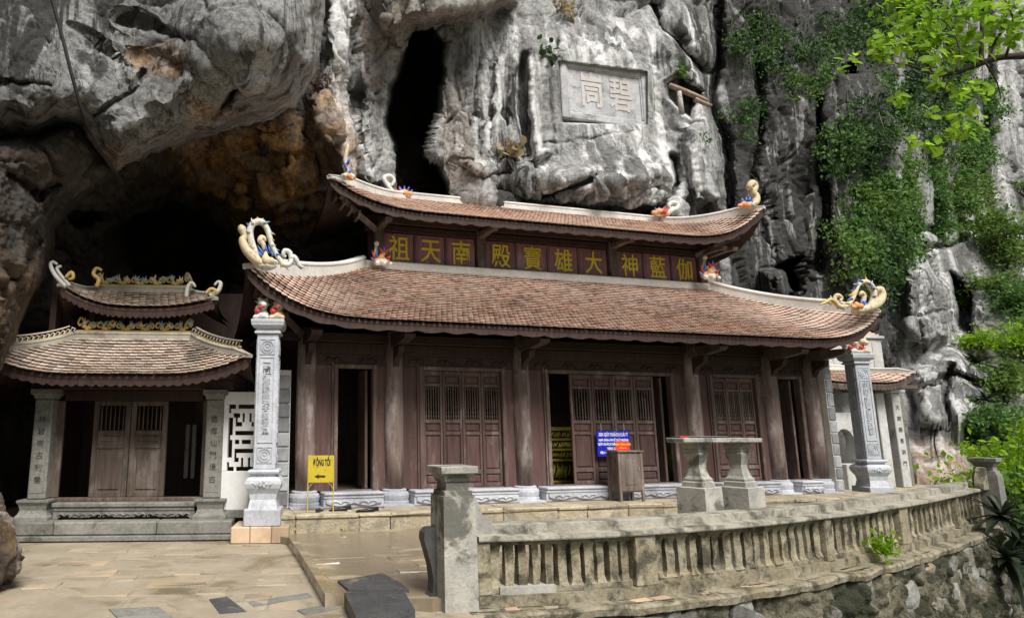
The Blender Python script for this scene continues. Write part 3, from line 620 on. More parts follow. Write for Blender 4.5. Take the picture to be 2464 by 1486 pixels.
# --- jagged rock leg on the far left
y_sheet('rock_leg', (-20, 300, 3.4, -1700, 330, 1.35), (290, 1460, 3.4, 250, 1600, 1.3),
        [(200, 330, 9.6), (260, 400, 10.4), (0, 380, 8.7), (150, 500, 10.2), (0, 550, 8.6), (100, 620, 10.0), (0, 750, 8.7), (40, 830, 9.4), (0, 1000, 8.4), (0, 1300, 7.3), (40, 1380, 7.5), (-300, 700, 7), (-300, 1300, 6.2), (-1500, 800, 3.5), (-1500, 300, 5)],
        [(-1700, 300), (-300, 335), (0, 330), (90, 326), (180, 296), (245, 366), (282, 402), (262, 440), (176, 500), (135, 560), (128, 620), (104, 680), (64, 740), (38, 820), (12, 880), (0, 905), (-40, 960), (-60, 1080), (-26, 1150), (4, 1190), (32, 1260), (48, 1330), (46, 1400), (24, 1450), (0, 1600), (-1700, 1600)], 1.2, 60,
        [('l', [(20, 420), (100, 470), (140, 440)], .3, 10), ('l', [(0, 700), (60, 650), (90, 580)], .25, 9)], (.22, .20, .055, .8, 41, .14),
        [lambda x, y: .08 + .16 * sstep(y, 560, 700), lambda x, y: .97 - .32 * sstep(y, 640, 780), lambda x, y: .5 + 0 * x], 3)

# --- unseen cliff added left of and behind the camera to cut sky light
gy_, gz_ = np.meshgrid(np.linspace(-14, 4.6, 60), np.linspace(-1, 15, 50)); ps_ = np.stack([-7.2 + .10 * gz_ + .012 * (gz_ - 4) ** 2 * (gz_ > 4) - .03 * gy_, gy_, gz_], -1)
ns_ = np.zeros_like(ps_); ns_[..., 0] = 1.0; ps_ = ps_ + ns_ * rocky(ps_, .5, .25, .06, .6, 61, .16)[..., None]; ts_ = np.zeros(gy_.shape + (4,)); ts_[..., 1] = .6; ts_[..., 3] = 1
build_sheet('unseen_side_cliff', ps_, None, ts_, M['rock'])
# ------------------------------------------------------------------ ground
def flat(name, pts, z, mat, depth=.3):
    m = MB(); m.prism([(p[0], p[1]) for p in pts], lambda a, b, k: (a, b, z - k * depth)); o = m.build(name, mat); o['kind'] = 'structure'; return o
FEN = [(1118, 1438), (1250, 1431), (1390, 1422), (1541, 1411), (1700, 1397), (1824, 1383), (2016, 1344), (2187, 1310), (2300, 1276), (2372, 1250)]
fq = np.array([atz(float(a), float(b), .08)[:2] for a, b in FEN]); fc = np.polyfit(fq[:, 0], fq[:, 1], 3)
fpath = [np.array([x, np.polyval(fc, x)]) for x in np.linspace(fq[0, 0], fq[-1, 0], 120)]      # front top edge of the fence's base kerb
def offs(path, dist):
    out = []
    for i, p in enumerate(path):
        dd = path[min(i + 1, len(path) - 1)] - path[max(i - 1, 0)]; dd = dd / np.linalg.norm(dd); out.append(p + np.array([-dd[1], dd[0]]) * dist)
    return out
edge = offs(fpath, .06)
flat('valley_ground', [(-700, -700), (700, -700), (700, 900), (-700, 900)], -4.0, M['terrain'], .5)
ter = [(-14, -5), (1.6, -5), (1.35, 3.0)] + [tuple(q) for q in edge] + [(14.5, 14.0), (18, 24), (-14, 24)]
flat('courtyard', ter, -.014, M['mud'], 3.9)
def slabs(parent, pts_poly, ang, z, sw, sh, mat, gap=.014, limit=300, seed=1, h=.03, skip=.5):
    r = random.Random(seed); ca, sa = math.cos(ang), math.sin(ang); poly = pts_poly
    cx = sum(p[0] for p in poly) / len(poly); cy = sum(p[1] for p in poly) / len(poly); n = 0; y = -6.0; k = 0
    while y < 6:
        rh = sh * r.uniform(.85, 1.2); x = -9 + r.uniform(0, sw)
        while x < 9:
            lw = sw * r.uniform(.55, 1.5); c = (x + lw / 2, y + rh / 2); X_, Y_ = cx + c[0] * ca - c[1] * sa, cy + c[0] * sa + c[1] * ca
            if float(poly_sd(np.array([X_]), np.array([Y_]), poly)[0]) > .5 * max(lw, rh) * .55 and n < limit and r.random() > skip:
                m = MB(); m.box(-lw / 2 + gap / 2, lw / 2 - gap / 2, -rh / 2 + gap / 2, rh / 2 - gap / 2, -h, 0, c=.012, jit=.010); o = m.build('paving_slab', mat, parent)
                o.location = (X_, Y_, z + r.uniform(-.013, -.003)); o.rotation_euler = (r.uniform(-.006, .006), r.uniform(-.006, .006), ang + r.uniform(-.02, .02)); n += 1
            x += lw
        y += rh
    return n
gl = bpy.data.objects['courtyard']
KERB = [(692, 1291), (722, 1333), (757, 1390), (782, 1432)]
kw = [atz(float(a), float(b), .10)[:2] for a, b in KERB]
lowpoly = [(-5.6, 5.9), (-.4, 5.9), (-.55, 6.55), tuple(atz(775., 1440., 0.)[:2] - np.array([.06, 0])), tuple(atz(690., 1305., 0.)[:2] - np.array([.06, 0])), (-2.1, 10.15), (-5.6, 9.95)]
slabs(gl, lowpoly, math.radians(3.7), 0.0, .46, .30, M['pave'], limit=300, seed=3)
# raised wet court in front of the temple
pf = [TF.w(u, -1.02, 0)[:2] for u in (-.75, 11.9)]
inner = offs(fpath, .34)
hp = [tuple(q) for q in kw] + [tuple(atz(828., 1424., .10)[:2]), tuple(atz(1040., 1440., .1)[:2])] + [tuple(q) for q in inner[14:]] + [(13.4, 15.0), tuple(TF.w(12.2, -.8, 0)[:2]), tuple(TF.w(-.6, -.9, 0)[:2])]
hi = flat('raised_court', hp, .09, M['pavew'], .14)
kz = [tuple(q + np.array([.07, 0])) for q in kw]
slabs(hi, kz + [(.4, 6.75), (1.3, 7.2), (3.2, 8.2), tuple(TF.w(3.6, -1.12, 0)[:2]), tuple(TF.w(-.6, -1.12, 0)[:2])], math.radians(12), .104, .46, .30, M['pavew'], limit=160, seed=5, skip=.62)
def slab_poly(name, pix, z, h, mat, parent):
    q = [atz(float(a), float(b), z)[:2] for a, b in pix]; m = MB(); m.prism([(p[0], p[1]) for p in q], lambda a, b, k: (a, b, z - k * h)); m.wobble(.01, 5)
    return m.build(name, mat, parent)
for i in range(len(kw) - 1):
    a, b = kw[i], kw[i + 1]; m = MB(); dd = (b - a) / np.linalg.norm(b - a); nn = np.array([-dd[1], dd[0]])
    q = [a, b - dd * .012, b - dd * .012 + nn * .10, a + nn * .10]
    m.prism([tuple(p) for p in q], lambda x, y, k: (x, y, .112 - k * .13)); m.wobble(.016, 4); m.build('kerb_stone', M['pavew'], hi)
slab_poly('step_slab', [(828, 1424), (858, 1482), (1000, 1466), (975, 1424), (905, 1421)], .125, .13, M['slate'], hi)
slab_poly('step_slab', [(812, 1395), (838, 1417), (985, 1418), (960, 1398), (920, 1378)], .114, .05, M['slate'], hi)
for pix in ([(503, 1440), (545, 1434), (592, 1468), (530, 1473)], [(595, 1446), (740, 1425), (752, 1434), (612, 1458)], [(262, 1464), (380, 1458), (420, 1484), (300, 1500)], [(715, 1466), (800, 1450), (815, 1462), (735, 1478)]):
    slab_poly('dark_slab', pix, -.004, .05, M['slate'] if pix[0][0] in (503,) else M['stoneg'], gl)
# ------------------------------------------------------------------ curved tiled roofs
def tile_template(w_, L):
    t = .016; o = [(-.5 * w_, L), (-.5 * w_, .24 * L), (-.34 * w_, .07 * L), (0, 0), (.34 * w_, .07 * L), (.5 * w_, .24 * L), (.5 * w_, L)]
    n = len(o); lift = lambda y: .046 * (1 - y / L) ** 1.4 + .003
    V = [(a, b, lift(b) + t) for a, b in o] + [(a, b, lift(b)) for a, b in o]
    Fs = [[0, 1, 5, 6], [1, 2, 4, 5], [2, 3, 4, 4]]
    for i in range(n - 1): Fs.append([i, i + n, i + 1 + n, i + 1])
    return np.array(V), Fs
def roof(T, fr, pname, u0, u1, ve, vt, a0, a1, ze, zt, lift0, lift1, L, flare, tw, rows, mat, dark, back_v, nparts=300, ridge_w=.2, ridge_h=.26, ex=3.4, seed=0, ridge=True, mort='mortar'):
    def S(u, t):
        u = np.asarray(u, float); t = np.asarray(t, float); uL = u0 + a0 * t; uR = u1 - a1 * t
        cl = np.clip(1 - (u - uL) / L, 0, 1) ** ex; cr = np.clip(1 - (uR - u) / L, 0, 1) ** ex; k = (1 - t) ** 1.35
        v = ve + (vt - ve) * t - flare * (cl + cr) * k
        z = ze + (zt - ze) * (.8 * t + .2 * t * t) + (lift0 * cl + lift1 * cr) * k
        return np.stack([u + 0 * t, v, z], -1)
    nu, ntt = 90, 14; m = MB(); uu = np.linspace(0, 1, nu) ; uu = .5 - .5 * np.cos(np.pi * uu) * .35 - .5 * .65 * (1 - 2 * uu)
    top = []; bot = []
    for j in range(ntt):
        t = j / (ntt - 1); us = (u0 + a0 * t) + uu * (u1 - a1 * t - u0 - a0 * t); p = S(us, np.full(nu, t))
        top += [tuple(q) for q in p + np.array([0, .02 * (j == 0), -.004])]; bot += [tuple(q) for q in p + np.array([0, .05 * (j == 0), -.10])]
    n = nu * ntt; fs = []
    for j in range(ntt - 1):
        for i in range(nu - 1):
            a = j * nu + i; fs.append([a, a + 1, a + nu + 1, a + nu]); fs.append([n + a, n + a + nu, n + a + nu + 1, n + a + 1])
    for i in range(nu - 1): fs.append([i, n + i, n + i + 1, i + 1])
    # side slopes running back from the hips
    for side, (ue, a, lf) in enumerate(((u0, a0, lift0), (u1, a1, lift1))):
        sgn = 1 if side == 0 else -1; rowsv = []
        for j in range(ntt):
            t = j / (ntt - 1); h = S(ue + sgn * a * t, t)
            for q in np.linspace(0, 1, 8):
                vb = h[1] + (back_v - h[1]) * q; dz = lf * (1 - t) ** 1.35 * ((1 - q) ** 5 - 1) if lf else 0
                rowsv.append((h[0] - 0 * q, vb, h[2] + dz * (q > 0)))
        b0 = len(top) * 2 if side == 0 else len(top) * 2 + ntt * 8
        top_len = None
        m_side = MB(); m_side.add(rowsv, [[j * 8 + i, j * 8 + i + 1, (j + 1) * 8 + i + 1, (j + 1) * 8 + i] for j in range(ntt - 1) for i in range(7)])
        m_side.add([(x, y, z - .08) for x, y, z in rowsv], [[(j + 1) * 8 + i, (j + 1) * 8 + i + 1, j * 8 + i + 1, j * 8 + i] for j in range(ntt - 1) for i in range(7)])
        m_side.build('side_slope', dark, T, True)
    m.add(top + bot, fs); R = m.build(pname, dark, T, True)
    # tiles
    tmpl, tf = tile_template(tw * .97, 1.0); rr = np.random.default_rng(seed); pos = []; mats = []
    base_arr = []
    for r in range(rows):
        t = (r - .25) / rows; t2 = min((r + .75) / rows, 1.0); t = max(t, -.012)
        ul, ur = u0 + a0 * t + .02, u1 - a1 * t - .02; us = np.arange(ul + (tw / 2 if r % 2 else 0), ur, tw)
        us = us + rr.normal(0, .003, len(us)); A = S(us, np.full(len(us), t)); B = S(us, np.full(len(us), t2)); C = S(us + .02, np.full(len(us), t))
        e2 = B - A; ln = np.linalg.norm(e2, axis=1, keepdims=True); e2 = e2 / ln; e1 = C - A; e1 /= np.linalg.norm(e1, axis=1, keepdims=True)
        e1 = e1 - e2 * (e1 * e2).sum(1, keepdims=True); e1 /= np.linalg.norm(e1, axis=1, keepdims=True); e3 = np.cross(e1, e2)
        tw_ = rr.normal(0, .03, len(us)); e1r = e1 * np.cos(tw_)[:, None] + e2 * np.sin(tw_)[:, None]; e2r = np.cross(e3, e1r)
        for q in range(len(us)):
            base_arr.append((A[q] + e3[q] * (.004 + rr.uniform(0, .006)), e1r[q], e2r[q] * ln[q, 0] * 1.45, e3[q]))
    O = np.array([b[0] for b in base_arr]); E1 = np.array([b[1] for b in base_arr]); E2 = np.array([b[2] for b in base_arr]); E3 = np.array([b[3] for b in base_arr])
    W = fr.o + O[:, :1] * fr.u + O[:, 1:2] * fr.v + np.array([0, 0, 1]) * O[:, 2:]
    order = np.argsort(np.linalg.norm(W - CAM, axis=1)); near = order[:nparts]; far = order[nparts:]
    me = bpy.data.meshes.new('roof_tile'); me.from_pydata([tuple(q) for q in tmpl], [], [f if f[2] != f[3] else f[:3] for f in tf]); me.materials.append(mat)
    for i in near:
        o = bpy.data.objects.new('roof_tile', me); COL.objects.link(o); o.parent = R
        o.matrix_local = Matrix(((*[float(E1[i, k]) if 0 else 0 for k in range(0)], E1[i, 0], E2[i, 0], E3[i, 0], O[i, 0]), (E1[i, 1], E2[i, 1], E3[i, 1], O[i, 1]), (E1[i, 2], E2[i, 2], E3[i, 2], O[i, 2]), (0, 0, 0, 1)))
    V = O[far][:, None] + tmpl[None, :, :1] * E1[far][:, None] + tmpl[None, :, 1:2] * E2[far][:, None] + tmpl[None, :, 2:] * E3[far][:, None]
    nv = len(tmpl); tfa = np.array([f if f[2] != f[3] else f for f in tf]); quads = tfa[[i for i, f in enumerate(tf) if f[2] != f[3]]]; tri = np.array([2, 3, 4])
    F_ = (quads[None] + (np.arange(len(far)) * nv)[:, None, None]).reshape(-1, 4)
    # the pointed tip: widen to a quad through the mid of its two sides
    tipq = np.array([[2, 3, 4, 0]]); nq = len(quads)
    me2 = bpy.data.meshes.new('roof_tiles'); faces = F_.tolist() + (tri[None] + (np.arange(len(far)) * nv)[:, None]).tolist()
    me2.from_pydata(V.reshape(-1, 3).tolist(), [], faces); me2.materials.append(mat)
    rv = rr.uniform(0, 1, len(far)); at = me2.attributes.new('rnd', 'FLOAT', 'FACE'); at.data.foreach_set('value', np.concatenate([np.repeat(rv, nq), rv]).astype(np.float32))
    o = new_obj('roof_tiles', me2, R); o['kind'] = 'stuff'
    # mortar hips and ridge
    def hip(side):
        ue, a, sg = (u0, a0, 1) if side == 0 else (u1, a1, -1)
        return [S(ue + sg * a * t, t) for t in np.linspace(0, 1, 22)]
    w2 = ridge_w / 2
    prof = [(-w2, -.05), (-w2, ridge_h * .72), (-w2 * 1.15, ridge_h * .74), (-w2 * 1.15, ridge_h * .84), (-w2 * .8, ridge_h), (w2 * .8, ridge_h), (w2 * 1.15, ridge_h * .84), (w2 * 1.15, ridge_h * .74), (w2, ridge_h * .72), (w2, -.05)]
    for s_ in (0, 1):
        h = hip(s_); m = MB(); m.sweep([tuple(q) for q in h], prof, taper=list(np.clip(.28 + np.linspace(0, 1, 22) * 3.0, 0, 1))); m.build('hip_ridge', M[mort], T, False)
    if ridge:
        ps = S(np.linspace(u0 + a0, u1 - a1, 20), np.ones(20)); m = MB(); m.sweep([tuple(q + np.array([0, w2 * .5, 0])) for q in ps], prof); m.build('top_ridge', M[mort], T)
    # eave board
    us = np.linspace(u0 + .03, u1 - .03, 160); e = S(us, np.zeros(160)); m = MB(); vs = []; fs = []
    for i, q in enumerate(e):
        sc_ = .035 * abs(math.sin(i * .55)) + .012 * random.random()
        vs += [(q[0], q[1] + .035, q[2] - .02), (q[0], q[1] + .035, q[2] - .11 - sc_), (q[0], q[1] + .075, q[2] - .11 - sc_), (q[0], q[1] + .075, q[2] - .02)]
    for i in range(159):
        for k in range(4): fs.append([i * 4 + k, i * 4 + (k + 1) % 4, (i + 1) * 4 + (k + 1) % 4, (i + 1) * 4 + k])
    m.add(vs, fs); m.build('eave_board', dark, T)
    return S, R
# ------------------------------------------------------------------ the main temple
T = fthing('temple', 'large two-tier wooden temple hall with curved red tile roofs under the cliff', 'temple', TF)
W = M['wood']
cu = [.15, 1.72, 4.22, 8.02, 9.97, 11.05]
PT = .60                      # top of the stone plinth
# plinth in lengths between the column bases, scalloped carved apron
for i in range(5):
    a, b = cu[i] + .27, cu[i + 1] - .27
    m = MB(); m.box(a, b, -.30, .3, .35, .50, c=.01); pl = m.build('plinth_block', M['stone'], T)
    mm = MB(); mm.box(a, b, -.34, .3, .553, PT, c=.014); mm.build('plinth_cap', M['stone'], T)
    mm = MB(); mm.box(a, b, -.318, .3, .502, .551, c=.01); mm.build('plinth_moulding', M['stone'], T)
    k = max(2, int(round((b - a) / .55))); pts = [(a + .04, .495), (b - .04, .495)]
    for s in range(k, -1, -1):
        x = a + .04 + (b - a - .08) * s / k
        if s < k: pts += [(x + (b - a) / k * .5, .385 + .0 * s), (x + (b - a) / k * .2, .40)]
        pts.append((x, .435))
    mm = MB(); mm.prism(pts, lambda x, z, q: (x, -.335 + q * .04, z)); mm.build('carved_apron', M['stone'], pl)
    for s in range(k):          # carved leaf curls on the apron
        x = a + .04 + (b - a - .08) * (s + .5) / k; mm = MB()
        for sg in (-1, 1):
            mm.tube([(x + sg * .02, -.338, .44), (x + sg * .08, -.34, .465), (x + sg * .14, -.34, .45), (x + sg * .15, -.338, .425), (x + sg * .11, -.338, .42)], [.012, .014, .013, .01, .006], 5)
        mm.ball((x, -.338, .435), (.03, .012, .025), 6, 4); mm.build('carved_curl', M['stone'], pl, True)
for i, u in enumerate(cu):
    m = MB(); m.lathe(u, 0, [(.26, .35), (.26, .42), (.245, .43), (.255, .47), (.262, .52), (.25, .565), (.215, .575), (.215, PT + .012), (.19, PT + .02)], 20); m.box(u - .27, u + .27, -.30, .3, .345, .375); m.build('column_base', M['stone'], T, False)
    m = MB(); r = .17; pr = [(r * .93, PT + .015), (r, 1.2), (r * 1.02, 1.9), (r * .97, 2.7), (r * .93, 3.35)]
    m.lathe(u, 0, pr, 22); m.build('column', M['woodc'], T, True)
# head beams and brackets
for i in range(5):
    a, b = cu[i] + .15, cu[i + 1] - .15
    m = MB(); m.box(a, b, -.05, .09, 2.93, 3.13, c=.012); m.build('head_beam', M['wood_shade'], T)
    m = MB(); m.box(a, b, -.02, .06, 2.735, 2.928, c=.006); fz = m.build('frieze_panel', M['wood_shade'], T)
    n = max(2, int((b - a) / .5))
    for s in range(n):
        x = a + (b - a) * (s + .5) / n; mm = MB(); mm.tube([(x - .15, -.03, 2.80), (x - .07, -.035, 2.87), (x, -.035, 2.82), (x + .07, -.035, 2.87), (x + .15, -.03, 2.80)], [.01, .016, .02, .016, .01], 5); mm.ball((x, -.03, 2.83), (.04, .014, .03), 6, 4); mm.build('carving', M['wood_shade'], fz, True)
m = MB(); m.box(-.3, 11.5, -.10, .12, 3.135, 3.30, c=.012); m.build('wall_plate', M['wood_shade'], T)
for u in cu:
    m = MB(); m.prism([(.1, 3.05), (-.55, 3.08), (-.95, 3.13), (-1.0, 3.19), (-.95, 3.24), (.1, 3.28)], lambda v, z, k: (u - .09 + .18 * k, v, z)); m.build('bracket_arm', M['woodg'] if u > 3 else M['wood_shade'], T)
    m = MB(); m.prism([(-.15, 3.05), (-.5, 3.05), (-.45, 2.93), (-.25, 2.85), (-.15, 2.7)], lambda v, z, k: (u - .05 + .1 * k, v, z)); m.build('bracket', M['wood_shade'], T)
# walls beside the door frames, frames, door leaves
def leaf(parent_name, u0, u1, z0, z1, v, mat, open_rz=0.0, label=None):
    w_ = u1 - u0; H = z1 - z0; st = min(.055, w_ * .13); fz = lambda f: z1 - f * H
    m = MB()
    m.box(u0 + .004, u0 + st, v, v + .05, z0, z1, c=.009); m.box(u1 - st, u1 - .004, v, v + .05, z0, z1, c=.009)
    rails = [(0, .038), (.112, .135), (.427, .455), (.533, .558), (.858, .893), (.972, 1.0)]
    for a, b in rails: m.box(u0 + st - .001, u1 - st + .001, v + .003, v + .047, fz(b), fz(a), c=.005)
    D = m.build('door_leaf', mat, T)
    for a, b in ((.038, .112), (.455, .533), (.558, .858), (.893, .972)):
        p = MB(); p.box(u0 + st - .004, u1 - st + .004, v + .030, v + .042, fz(b) - .004, fz(a) + .004); p.box(u0 + st + .026, u1 - st - .026, v + .012, v + .032, fz(b) + .026, fz(a) - .026, c=.009); p.build('panel', M['woodp'], D)
    zb0, zb1 = fz(.428), fz(.134); hh = zb1 - zb0; n = 6
    for k in range(n):
        x = u0 + st + (w_ - 2 * st) * (k + .5) / n; q = MB(); r = min(.014, (w_ - 2 * st) / n * .33)
        q.lathe(x, v + .025, [(r * 1.2, zb0 - .004), (r * 1.2, zb0 + .02 * hh), (r * .6, zb0 + .05 * hh), (r * 1.35, zb0 + .11 * hh), (r * .6, zb0 + .17 * hh), (r * 1.15, zb0 + .21 * hh), (r * .7, zb0 + .26 * hh), (r * .95, zb0 + .5 * hh), (r * .7, zb0 + .86 * hh), (r * 1.1, zb0 + .92 * hh), (r * 1.1, zb1 + .004)], 7); q.build('baluster', M['woodg'] if k % 3 else mat, D, True)
    return D
def frame(a, b, z0, z1, v0=-.07, v1=.09, wd=.075):
    m = MB(); m.box(a - wd, a, v0, v1, z0, z1 + wd, c=.012); m.box(b, b + wd, v0, v1, z0, z1 + wd, c=.012); m.box(a - .001, b + .001, v0 + .003, v1 - .003, z1 + .001, z1 + wd - .003, c=.012)
    m.box(a - wd - .03, a - wd - .001, v0 + .03, v1 - .03, z0, z1 + wd + .03, c=.006); m.box(b + wd + .001, b + wd + .03, v0 + .03, v1 - .03, z0, z1 + wd + .03, c=.006)
    m.build('door_frame', W, T)
def infill(a, b, z0=PT + .002, z1=2.733):
    if b - a > .02: m = MB(); m.box(a, b, -.005, .055, z0, z1, c=.004); m.build('wall_board', M['woodp'], T)
DT = 2.68
bays = [(.70, 1.32), (TF.U(1000, 1050), TF.U(1215, 1050)), (TF.U(1319, 1050), TF.U(1622, 1050)), (TF.U(1722, 1050), TF.U(1852, 1050)), (TF.U(1884, 1050), TF.U(1932, 1050))]
bays = [(.70, 1.32), (2.26, 3.80), (4.78, 7.50), (8.52, 9.58), (10.17, 10.72)]
for i, (a, b) in enumerate(bays):
    frame(a, b, PT + .002, DT)
    infill(cu[i] + .14, a - .106); infill(b + .106, cu[i + 1] - .14)
    infill(a - .08, b + .08, DT + .078, 2.733)
def leaves(a, b, n):
    for k in range(n): leaf('x', a + (b - a) * k / n, a + (b - a) * (k + 1) / n, PT + .02, DT - .005, .0, W)
leaves(2.265, 3.795, 4)
leaves(TF.U(1376, 1030), TF.U(1580, 1030), 4)
leaves(8.525, 9.575, 3)
for a, b in bays:
    m = MB(); m.box(a + .002, b - .002, -.04, .08, PT + .001, PT + .018, c=.004); m.build('threshold', W, T)
# folded back leaves seen edge-on inside the open bays
m = MB(); m.box(1.22, 1.27, .1, .62, PT + .02, DT - .01, c=.008); m.build('folded_leaf', W, T)
m = MB(); m.box(10.62, 10.67, .1, .6, PT + .02, DT - .01, c=.008); m.build('folded_leaf', W, T)
m = MB(); m.box(7.36, 7.41, .1, .7, PT + .02, DT - .01, c=.008); m.build('folded_leaf', W, T)
# inside: floor, ceiling, back and side walls
part('floor_slab', M['cavef'], T, (-.2, 11.3, .31, 2.6, .36, .585))
part('back_wall', M['wood_shade'], T, (-.2, 11.3, 2.42, 2.6, .586, 4.6))
part('inner_ceiling', M['wood_shade'], T, (-.2, 11.3, .125, 2.41, 3.14, 3.22))
part('side_wall', M['block'], T, (11.19, 11.34, -.26, 2.6, .352, 3.13))
# end wall of stone blocks on the left
EW = new_obj('end_wall', MB().box(-.58, -.12, -.04, 2.6, .352, 2.62).box(-.57, -.39, -.02, 2.6, 2.62, 3.3).mesh('end_wall', M['mortar']), T)
rb = random.Random(4)
z = .375; zi = 0
while z < 3.2:
    h = .24
    if z < 2.45: cols = [(-.58, -.36), (-.345, -.13)] if zi % 2 == 0 else [(-.58, -.37), (-.355, -.13)]
    else: cols = [(-.57, -.395)]
    for a, b in cols:
        m = MB(); m.box(a + .004, b - .004, -.075, .1, z + .008, min(z + h - .008, 3.28), c=.014, jit=.004); m.build('stone_block', M['block'], EW)
    z += h; zi += 1
RW = new_obj('end_wall', MB().box(11.16, 11.33, -.28, -.05, .355, 3.0).mesh('end_wall', M['mortar']), T); RW.location.z = -TF.base
z = .38
while z < 3.0:
    h = rb.uniform(.22, .3); m = MB(); m.box(11.17, 11.345, -.30, -.10, z + .008, z + h - .008, c=.014, jit=.004); m.build('stone_block', M['block'], RW); z += h
# platform (low stone terrace) under the facade
PF = fthing('stone_platform', 'low sandstone platform running along the front of the temple', 'platform', TF)
BASE[PF.name] = .35; x = -.72; rp = random.Random(8)
part('platform_core', M['mud'], PF, (-.70, 11.9, -.98, -.30, .05, .343))
part('platform_core', M['mud'], PF, (-.70, 11.9, -.299, 2.4, .05, .345))
while x < 11.9:
    wd = min(rp.uniform(.45, 1.0), 11.95 - x); m = MB(); m.box(x + .006, x + wd - .006, -1.04, -.985, .02, .285, c=.016, jit=.014); m.build('facing_stone', M['sandy'], PF)
    m = MB(); m.box(x + .004, x + wd - .004, -1.06, -.52, .287, .352, c=.016, jit=.008); m.build('edge_slab', M['sandy'], PF); m = MB(); m.box(x + .05, x + wd - .004, -.515, -.348, .30, .3515, c=.008, jit=.003); m.build('edge_slab', M['pave'], PF); x += wd
# lower and upper roofs
S1, R1 = roof(T, TF, 'lower_roof', -1.02, 11.85, -1.25, 1.52, 2.55, 1.85, 3.33, 4.92, .78, .66, 2.5, -.12, .098, 30, M['tile'], M['wood_shade'], 3.0, 300, .22, .24, 3.4, 1, ridge=False)
m = MB(); m.box(1.55, 10.0, 1.36, 1.56, 4.86, 5.04, c=.02); m.build('flashing_ridge', M['mortar'], T)
# upper storey: posts, name boards, rails
UW0, UW1 = TF.U(900, 600, 1.55), TF.U(1700, 630, 1.55)
part('upper_wall', M['wood_shade'], T, (UW0 - .1, UW1 + .1, 1.66, 1.75, 4.9, 6.0))
part('upper_rail', M['wood_shade'], T, (UW0 - .2, UW1 + .2, 1.50, 1.64, 5.72, 5.86)); part('upper_plate', M['wood_shade'], T, (UW0 - .2, UW1 + .2, 1.49, 1.66, 5.89, 6.05))
pu = [TF.U(912, 600, 1.5), TF.U(1158, 610, 1.5), TF.U(1475, 630, 1.5), TF.U(1690, 640, 1.5)]
for u in pu: part('upper_post', M['woodg'], T, (u - .1, u + .1, 1.46, 1.66, 4.9, 5.9), c=.02)
CH = [('祖天南', pu[0], pu[1]), ('殿寶雄大', pu[1], pu[2]), ('神藍伽', pu[2], pu[3])]
for s, a, b in CH:
    a += .1; b -= .1; n = len(s)
    for k, ch in enumerate(s):
        x0, x1 = a + (b - a) * k / n, a + (b - a) * (k + 1) / n
        m = MB(); m.box(x0 + .03, x1 - .03, 1.55, 1.60, 5.0, 5.705, c=.006); bd = m.build('name_board', M['panel'], T)
        m = MB(); m.box(x0 - .028, x0 + .028, 1.53, 1.62, 5.0, 5.71, c=.006); m.build('batten', M['woodg'], T)
        put_text(ch, .49, .012, M['gold'], bd, ((x0 + x1) / 2, 1.545, 5.34), 0, .004, 'character', (.97, 1.17))
part('inner_filler', M['wood_shade'], T, (2.6, 9.7, 2.3, 2.5, 4.5, 6.6))
S2, R2 = roof(T, TF, 'upper_roof', .60, 10.88, .55, 2.45, 2.15, 1.25, 5.84, 6.80, .52, .84, 2.5, .1, .098, 19, M['tile'], M['wood_shade'], 3.4, 300, .2, .2, 3.2, 2)
for u in pu + [TF.U(1750, 600, 1.0)]:
    m = MB(); m.prism([(1.6, 5.72), (1.0, 5.74), (.78, 5.70), (.74, 5.78), (1.6, 5.86)], lambda v, z, k: (u - .07 + .14 * k, v, z)); m.build('bracket_arm', M['woodg'], T)
# corner beams under the upturned eaves
for S, u0, u1, inn, vin, zz in ((S1, -1.0, 12.03, 1.1, 0.0, 3.2), (S2, .6, 10.95, 1.2, 1.5, 5.75)):
    for ue, sg in ((u0, 1), (u1, -1)):
        e = S(ue + sg * .25, .02); m = MB(); m.tube([(ue + sg * inn, vin, zz), (ue + sg * .7, (vin + e[1]) / 2, (zz + e[2]) / 2 - .12), (e[0], e[1] + .15, e[2] - .14)], [.09, .08, .06], 4); m.build('corner_beam', M['woodg'], T)
        for k in range(4):
            q = MB(); x = ue + sg * (.18 + .16 * k); f = S(ue + sg * (.1 + .1 * k), 0.0); q.box(x - .03, x + .03, f[1] + .2, f[1] + .6, f[2] - .26 - .05 * k, f[2] - .13 - .05 * k, c=.01); q.build('rafter_end', M['woodg'], T)
# ------------------------------------------------------------------ roof ornaments of the main temple
def ppath(fr, v, pts): return [fr.loc(a, b, v) for a, b in pts]
def scroll(parent, fr, v, pts, rpx, mat, name='scroll', flat=1.0, n=7, dist=11.0, pn=4):
    p = smooth_path(ppath(fr, v, pts), pn); k = len(p); r = np.interp(np.linspace(0, 1, k), np.linspace(0, 1, len(rpx)), rpx) * dist / FPX
    m = MB(); m.tube([tuple(q) for q in p], list(r), n, True, ((0, 1, 0), flat)); return m.build(name, mat, parent, True)
def spikes(parent, fr, v, segs, rpx, mat, name='spike', dist=11.0):
    m = MB()
    for (a, b, c, d_) in segs:
        p, q = fr.loc(a, b, v), fr.loc(c, d_, v); m.cone(p, q, rpx * dist / FPX)
    return m.build(name, mat, parent, True)
def pblob(parent, fr, v, ells, mat, name, dist=11.0, vox=.014):
    E_ = []
    for x, y, rx, ry in ells:
        p = fr.loc(x, y, v); k = dist / FPX; E_.append((p, (rx * k, min(rx, ry) * k * .9, ry * k)))
    return blob(name, E_, vox, mat, parent)
